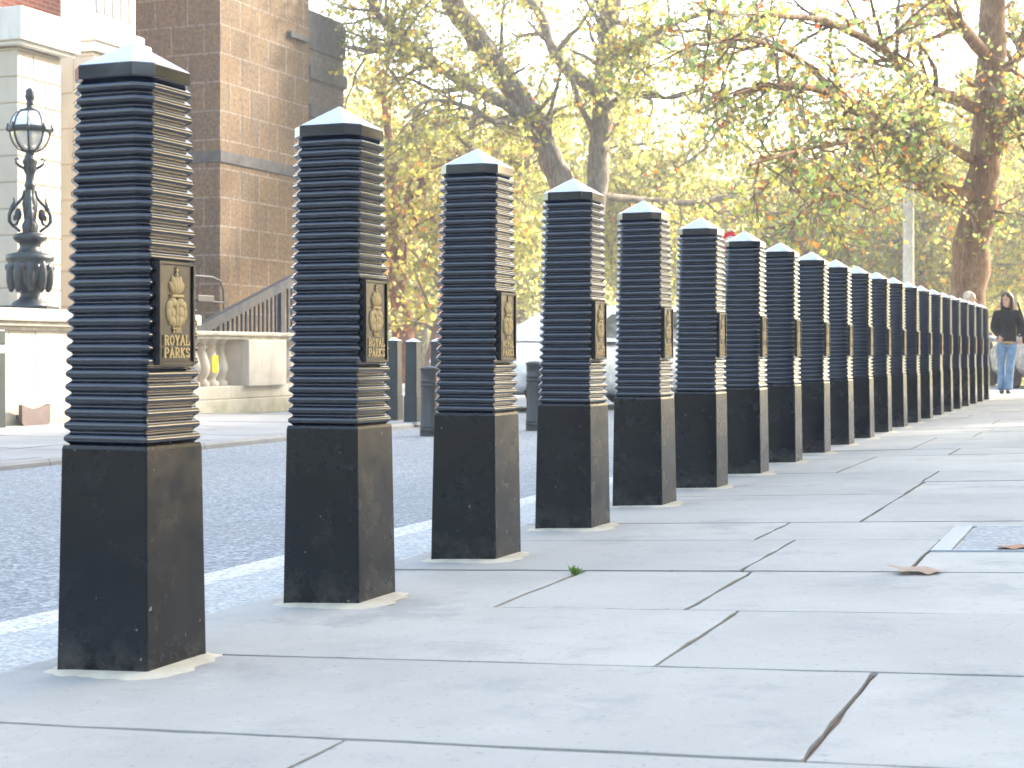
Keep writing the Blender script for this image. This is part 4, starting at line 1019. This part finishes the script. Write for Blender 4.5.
where = {345: 'just right of the brown building', 470: 'seen between the third and fourth ribbed bollards', 520: 'left of the forked trunk', 655: 'seen right of the forked plane tree', 700: 'above the fifth and sixth ribbed bollards',
         755: 'above the seventh ribbed bollard', 860: 'left of the grey lamp column', 905: 'directly behind the grey lamp column', 950: 'just left of the big right trunk', 1010: 'behind the standing woman',
         1060: 'beyond the right picture edge', 590: 'far behind the forked trunk', 420: 'far behind the reddish brown trunk', 1120: 'outside right, farthest over', 300: 'behind the brown building', 640: 'far off behind the white car',
         820: 'far off behind the slender dark tree', 980: 'far off behind the big right trunk', 240: 'hidden beyond the brown building', 1200: 'off beyond the silver car'}
used = set()
for x, Y, k, s in spots:
    src = kinds[k]; o = src if k not in used else copy_tree(src); used.add(k)
    o.location = ((x - HX) / F * Y, Y, -.13); o.rotation_euler = (0, 0, rng.uniform(0, 6.28)); o.scale = (s, s, s * rng.uniform(.92, 1.08))
    tag(o, f'{lk[k]} autumn park tree {where[x]}', 'tree', 'background park trees')
# big trees over the footway on the right, out of the frame, whose shade covers it
for i, (X, Y, k, sc) in enumerate([(11.5, 2.5, 2, 1.45), (12.8, 10.0, 0, 1.5), (12.6, 16.0, 0, 1.55), (16.5, 5.0, 1, 1.5), (19.0, 13.0, 2, 1.4), (15.0, 23.0, 2, 1.5)]):
    o = copy_tree(kinds[k]); o.location = (X, Y, -.13); o.rotation_euler = (0, 0, 1.3 * i); o.scale = (sc, sc, sc)
    tag(o, lk[k] + ' park tree shading the footway from the right, ' + ['nearest the camera', 'second along', 'third along', 'behind the nearest', 'behind the second', 'farthest along'][i], 'tree', 'trees shading the footway')
# far treeline that reads as one mass, plus unseen woodland added for dark reflections
r = np.random.default_rng(77); n = 70000
xs = r.uniform(-75, 95, n); top = 6.5 + 2.5 * np.sin(xs * .16 + 1) + 1.6 * np.sin(xs * .41) + 1.0 * np.sin(xs * 1.1)
zz = -.1 + (top + .1) * r.power(1.3, n) ; yy = 112 + r.normal(0, 5, n)
nb = 14000; ab = r.uniform(R(150), R(392), nb); rb = 34 + r.normal(0, 2.5, nb); zb_ = -.1 + (10 + 2 * np.sin(ab * 9)) * r.power(1.2, nb)
xb = rb * np.cos(ab); yb = rb * np.sin(ab) - 4; keep = ~((yb > 3) & (xb < 60)) | (xb < -20); keep &= ~((xb > 0) & (yb > 2))
o = leaves_mesh('treeline', np.stack([xb, yb, zb_], 1)[keep], .95, M['leaf_dark'], None, r, 'kite'); tag(o, 'unseen dark woodland added behind the camera to darken paint reflections', 'woodland', kind='stuff')
o = leaves_mesh('treeline', np.stack([xs, yy, zz], 1), .55, M['leaf_pale'], None, r, 'kite'); tag(o, 'pale mass of woodland far across the park', 'woodland', kind='stuff')

# ------------------------------------------------------------------ people
def skin_mesh(name, joints, edges, m, parent, sub=2, root=0):
    me = bpy.data.meshes.new(name); me.from_pydata([j[:3] for j in joints], edges, []); o = bpy.data.objects.new(name, me); COL.objects.link(o)
    sm = o.modifiers.new('s', 'SKIN'); sm.use_smooth_shade = True
    for i, j in enumerate(joints):
        sv = me.skin_vertices[0].data[i]; sv.radius = (j[3], j[4] if len(j) > 4 else j[3]); sv.use_root = (i == root)
    o.modifiers.new('d', 'SUBSURF').levels = sub; o.modifiers['d'].render_levels = sub
    dg = bpy.context.evaluated_depsgraph_get(); nm = bpy.data.meshes.new_from_object(o.evaluated_get(dg)); nm.name = name
    bpy.data.objects.remove(o); nm.materials.clear(); nm.materials.append(m)
    for p in nm.polygons: p.use_smooth = True
    ob = bpy.data.objects.new(name, nm); COL.objects.link(ob); ob.parent = parent; return ob
def chain(n, off=0): return [(i + off, i + 1 + off) for i in range(n - 1)]

def head_mesh(mb, c, s, yaw, mi_skin=0):
    m3 = Matrix.Rotation(yaw, 3, 'Z')
    def e(p, r_, mi=mi_skin): q = m3 @ Vector(p); mb.ell((c[0] + q.x * s, c[1] + q.y * s, c[2] + q.z * s), tuple(v * s for v in r_), mi, 16, 12, m3)
    e((0, 0, .02), (.073, .092, .105)); e((0, -.022, -.05), (.055, .064, .065)); e((0, -.098, -.012), (.011, .016, .022))
    e((0, -.086, -.055), (.022, .008, .006), 1)
    for sx in (-1, 1): e((sx * .03, -.086, .012), (.011, .006, .006), 2); e((sx * .03, -.088, .030), (.016, .006, .0035), 2); e((sx * .072, .005, 0), (.010, .02, .03))

# the woman: faces the camera, looks to the picture's left, jacket and jeans
Yw = 25.6; Xw = (1007 - HX) / F * Yw; zw = .0
uw, vw = to_uv(Xw, Yw); zw = pav_z(uw)
W = empty('person', (Xw, Yw, zw), R(-14), 'woman in black jacket and blue jeans standing at the end of the row', 'person')
bj = [(0, 0, .92, .10, .08), (0, .0, 1.08, .095, .075), (0, .01, 1.24, .115, .08), (0, .01, 1.36, .09, .06), (0, .0, 1.43, .042, .042), (0, -.01, 1.50, .045, .045),
      (-.15, .01, 1.36, .045), (-.20, .03, 1.12, .035), (-.12, -.10, .99, .028), (.15, .01, 1.36, .045), (.22, .06, 1.13, .035), (.20, -.06, .98, .028),
      (-.085, 0, .86, .075), (-.09, -.02, .48, .05), (-.085, .02, .08, .036), (.085, 0, .86, .075), (.05, -.10, .49, .05), (.015, -.10, .08, .036)]
be = [(0, 1), (1, 2), (2, 3), (3, 4), (4, 5), (3, 6), (6, 7), (7, 8), (3, 9), (9, 10), (10, 11), (0, 12), (12, 13), (13, 14), (0, 15), (15, 16), (16, 17)]
skin_mesh('body', bj, be, M['skin'], W)
mb = MB(); head_mesh(mb, (0, -.015, 1.565), .98, R(-28)); mb.build('head', [M['skin'], M['lip'], M['eye']], W)
mb = MB(); yw = R(-28); m3 = Matrix.Rotation(yw, 3, 'Z')
def hh(p, r_): q = m3 @ Vector(p); mb.ell((q.x, q.y - .015, q.z + 1.565), r_, 0, 18, 12, m3)
hh((0, .024, .050), (.096, .094, .092)); hh((0, .05, -.05), (.092, .065, .12)); hh((-.082, .01, -.06), (.034, .055, .14)); hh((.082, .01, -.06), (.034, .055, .14)); hh((-.045, -.035, .082), (.045, .045, .03)); hh((.045, -.035, .082), (.045, .045, .03))
hh((-.06, .03, -.15), (.045, .05, .06)); hh((.06, .03, -.15), (.045, .05, .06)); mb.build('hair', M['hair_dark'], W)
jj = [(0, 0, .82, .16, .125), (0, 0, .90, .172, .135), (0, 0, 1.04, .150, .118), (0, .01, 1.22, .165, .12), (0, .01, 1.34, .135, .095), (0, .005, 1.42, .075, .07), (0, -.002, 1.465, .07, .068),
      (-.16, .015, 1.34, .085), (-.215, .04, 1.10, .074), (-.13, -.12, .985, .060), (.16, .015, 1.34, .085), (.235, .07, 1.11, .074), (.20, -.05, .965, .060)]
je = [(0, 1), (1, 2), (2, 3), (3, 4), (4, 5), (5, 6), (4, 7), (7, 8), (8, 9), (4, 10), (10, 11), (11, 12)]
skin_mesh('jacket', jj, je, M['jacket'], W)
lj = [(0, 0, .93, .14, .11), (-.085, 0, .80, .098), (-.095, -.02, .48, .066), (-.085, .02, .10, .078), (-.085, .02, .05, .08), (.085, 0, .80, .098), (.05, -.10, .49, .066), (.015, -.10, .10, .076), (.015, -.10, .05, .078)]
skin_mesh('jeans', lj, [(0, 1), (1, 2), (2, 3), (3, 4), (0, 5), (5, 6), (6, 7), (7, 8)], M['jeans'], W)
mb = MB().lathe([(.140, .84), (.148, .85), (.148, .875), (.14, .885)], n=24, cap=False); mb.v = [(a, b * .82, c) for a, b, c in mb.v]; mb.build('belt', M['belt'], W)
for x, y in ((-.085, -.03), (.015, -.16)):
    mb = MB(); mb.ell((x, y, .035), (.045, .125, .04), 0, 14, 8); mb.build('shoe', M['shoe'], W)
def hand(parent, c, s, ang):
    palm = [(0, 0, 0, .016), (0, -.02, -.045, .024, .014), (0, -.035, -.085, .024, .013)]
    js = list(palm); ed = [(0, 1), (1, 2)]
    for k in range(4):
        x = (-.026 + k * .0175); L = (.06, .07, .066, .05)[k]; o = len(js)
        js += [(x, -.038, -.095, .0085), (x * 1.08, -.050, -.095 - L * .5, .008), (x * 1.1, -.044, -.095 - L, .007)]; ed += [(2, o), (o, o + 1), (o + 1, o + 2)]
    o = len(js); js += [(s * .03, -.02, -.05, .010), (s * .048, -.04, -.08, .009), (s * .05, -.06, -.10, .008)]; ed += [(1, o), (o, o + 1), (o + 1, o + 2)]
    m3 = Matrix.Rotation(ang, 3, 'X'); js = [(*(m3 @ Vector(j[:3]) + Vector(c)), *j[3:]) for j in js]
    skin_mesh('hand', js, ed, M['skin'], parent, 1)
W.scale = (.95, .95, .95)
hand(W, (-.125, -.125, .975), 1, -.5); hand(W, (.205, -.075, .955), -1, -.2)
root = empty('shoulder_bag', tuple(Vector((Xw, Yw, zw)) + Matrix.Rotation(R(-14), 3, 'Z') @ Vector((.30, .06, .80))), R(-14), 'dark shoulder bag hanging at the right side of the woman', 'bag')
MB().box((-.06, -.13, .0), (.06, .13, .25), bev=.03).build('pouch', M['bag'], root)
MB().tube([(.0, -.11, .22), (-.06, -.10, .42), (-.12, -.07, .60), (-.135, -.02, .655), (-.12, .05, .60), (-.06, .09, .42), (.0, .11, .22)], .012, 6).build('strap', M['bag'], root)

def plain_person(loc, rz, label, hair, coat, seated=False, s=1.0):
    W = empty('person', loc, rz, label, 'person'); dz = -.44 if seated else 0
    def z(v): return (v + dz) * s
    if seated: legs = [(-.09, 0, z(.90), .09), (-.10, -.42, z(.92), .075), (-.10, -.44, z(.55), .05), (.09, 0, z(.90), .09), (.10, -.42, z(.92), .075), (.10, -.44, z(.55), .05)]
    else: legs = [(-.09, 0, z(.86), .09), (-.10, -.02, z(.48), .065), (-.10, .02, z(.06), .05), (.09, 0, z(.86), .09), (.10, -.06, z(.48), .065), (.11, -.04, z(.06), .05)]
    bj = [(0, 0, z(.94), .14, .11), (0, 0, z(1.12), .15, .11), (0, .01, z(1.30), .16, .11), (0, .01, z(1.44), .09, .08), (0, -.01, z(1.52), .05, .05), (-.19, .01, z(1.40), .065), (-.25, .03, z(1.14), .055), (-.22, -.12, z(.96), .045), (.19, .01, z(1.40), .065), (.25, .03, z(1.14), .055), (.22, -.12, z(.96), .045)] + legs
    be = [(0, 1), (1, 2), (2, 3), (3, 4), (3, 5), (5, 6), (6, 7), (3, 8), (8, 9), (9, 10), (0, 11), (11, 12), (12, 13), (0, 14), (14, 15), (15, 16)]
    skin_mesh('body', [(j[0], j[1], j[2], *[q * .86 for q in j[3:]]) for j in bj], be, M['skin'], W)
    skin_mesh('coat', bj[:11], be[:6 + 4], coat, W); skin_mesh('trousers', [bj[0]] + [(j[0], j[1], j[2], j[3] * 1.02) for j in legs], [(0, 1), (1, 2), (2, 3), (0, 4), (4, 5), (5, 6)], M['trousers'], W)
    mb = MB(); head_mesh(mb, (0, -.02, z(1.62)), 1.0, R(20)); mb.build('head', [M['skin'], M['lip'], M['eye']], W)
    m3 = Matrix.Rotation(R(20), 3, 'Z'); mb = MB()
    for p, r_ in (((0, .03, .05), (.086, .088, .088)), ((0, .055, -.03), (.078, .05, .07))): q = m3 @ Vector(p); mb.ell((q.x, q.y - .02, q.z + z(1.62)), r_, 0, 16, 10, m3)
    mb.build('hair', hair, W)
    for q in (legs[2], legs[5]):
        mb = MB(); mb.ell((q[0], q[1] - .06, z(.475) if seated else .04), (.05, .13, .04), 0, 12, 8); mb.build('shoe', M['shoe'], W)
    hand(W, (-.22, -.135, z(.955)), 1, -.3); hand(W, (.22, -.135, z(.955)), -1, -.3); return W
Ym = 27.2; plain_person(((969 - HX) / F * Ym, Ym, -.05), R(35), 'white haired person whose head shows above the last bollards', M['hair_white'], M['coat'])
Ys = 42.0; Xs = (990 - HX) / F * Ys
plain_person((Xs, Ys, -.13), R(80), 'dark haired seated person in dark jacket beyond the silver car', M['hair_dark'], M['jacket'], True)
root = empty('park_bench', (Xs - .02, Ys, -.13), R(80), 'wooden park bench under the seated person beyond the silver car', 'bench')
MB().box((-.7, -.25, .37), (.7, .2, .405), bev=.01).build('seat', M['wood'], root); MB().box((-.7, .21, .45), (.7, .245, .85), bev=.01).build('backrest', M['wood'], root)
for x in (-.6, .6): MB().box((x - .03, -.22, 0), (x + .03, .25, .369), bev=.008).build('leg', M['trim'], root)

# ------------------------------------------------------------------ autumn air
o = MB().box((-410, -410, -1.2), (410, 410, 17)).build('haze', []); tag(o, kind='stuff')
m = bpy.data.materials.new('haze_air'); m.use_nodes = True; t = m.node_tree; t.nodes.clear()
pv = t.nodes.new('ShaderNodeVolumePrincipled'); pv.inputs['Color'].default_value = (.95, .96, 1, 1); pv.inputs['Density'].default_value = .0026; pv.inputs['Anisotropy'].default_value = .3
t.links.new(pv.outputs[0], t.nodes.new('ShaderNodeOutputMaterial').inputs['Volume']); o.data.materials.append(m)

# ------------------------------------------------------------------ light, sky, camera
w = bpy.data.worlds.new('World'); scene.world = w; w.use_nodes = True; nt = w.node_tree
sky = nt.nodes.new('ShaderNodeTexSky'); sky.sky_type = 'NISHITA'; sky.sun_disc = False
AZ, EL = R(58), R(30)                       # sun to the right and ahead
sky.sun_elevation = EL; sky.sun_rotation = AZ; sky.dust_density = 2.0; sky.air_density = 1.15; sky.ozone_density = 0.6
bg = nt.nodes['Background']; nt.links.new(sky.outputs[0], bg.inputs['Color']); bg.inputs['Strength'].default_value = .13
sd = bpy.data.lights.new('Sun', 'SUN'); sd.energy = 2.0; sd.angle = R(4); sd.color = (1, .99, .985)
so = bpy.data.objects.new('Sun', sd); COL.objects.link(so)
so.rotation_euler = Vector((-math.sin(AZ) * math.cos(EL), -math.cos(AZ) * math.cos(EL), -math.sin(EL))).to_track_quat('-Z', 'Y').to_euler()

cd = bpy.data.cameras.new('Camera'); cam = bpy.data.objects.new('Camera', cd); COL.objects.link(cam); scene.camera = cam
cam.location = (0, 0, CH); cam.rotation_euler = (R(90), 0, 0); cd.sensor_width = 36; cd.lens = 36 * F / 1024; cd.shift_y = (HY - 384) / 1024; cd.clip_end = 3000; cd.clip_start = .05
cd.dof.use_dof = True; cd.dof.focus_distance = 5.2; cd.dof.aperture_fstop = 10

scene.view_settings.view_transform = 'Standard'; scene.view_settings.look = 'None'; scene.view_settings.gamma = 1; scene.view_settings.exposure = 2.9; scene.view_settings.use_white_balance = True; scene.view_settings.white_balance_temperature = 7400
scene.render.engine = 'CYCLES'; c = scene.cycles
c.use_denoising = True
try: c.denoiser = 'OPENIMAGEDENOISE'
except Exception: pass
c.max_bounces = 8; c.volume_bounces = 0; c.transparent_max_bounces = 8; c.sample_clamp_indirect = 6; c.caustics_reflective = False; c.caustics_refractive = False
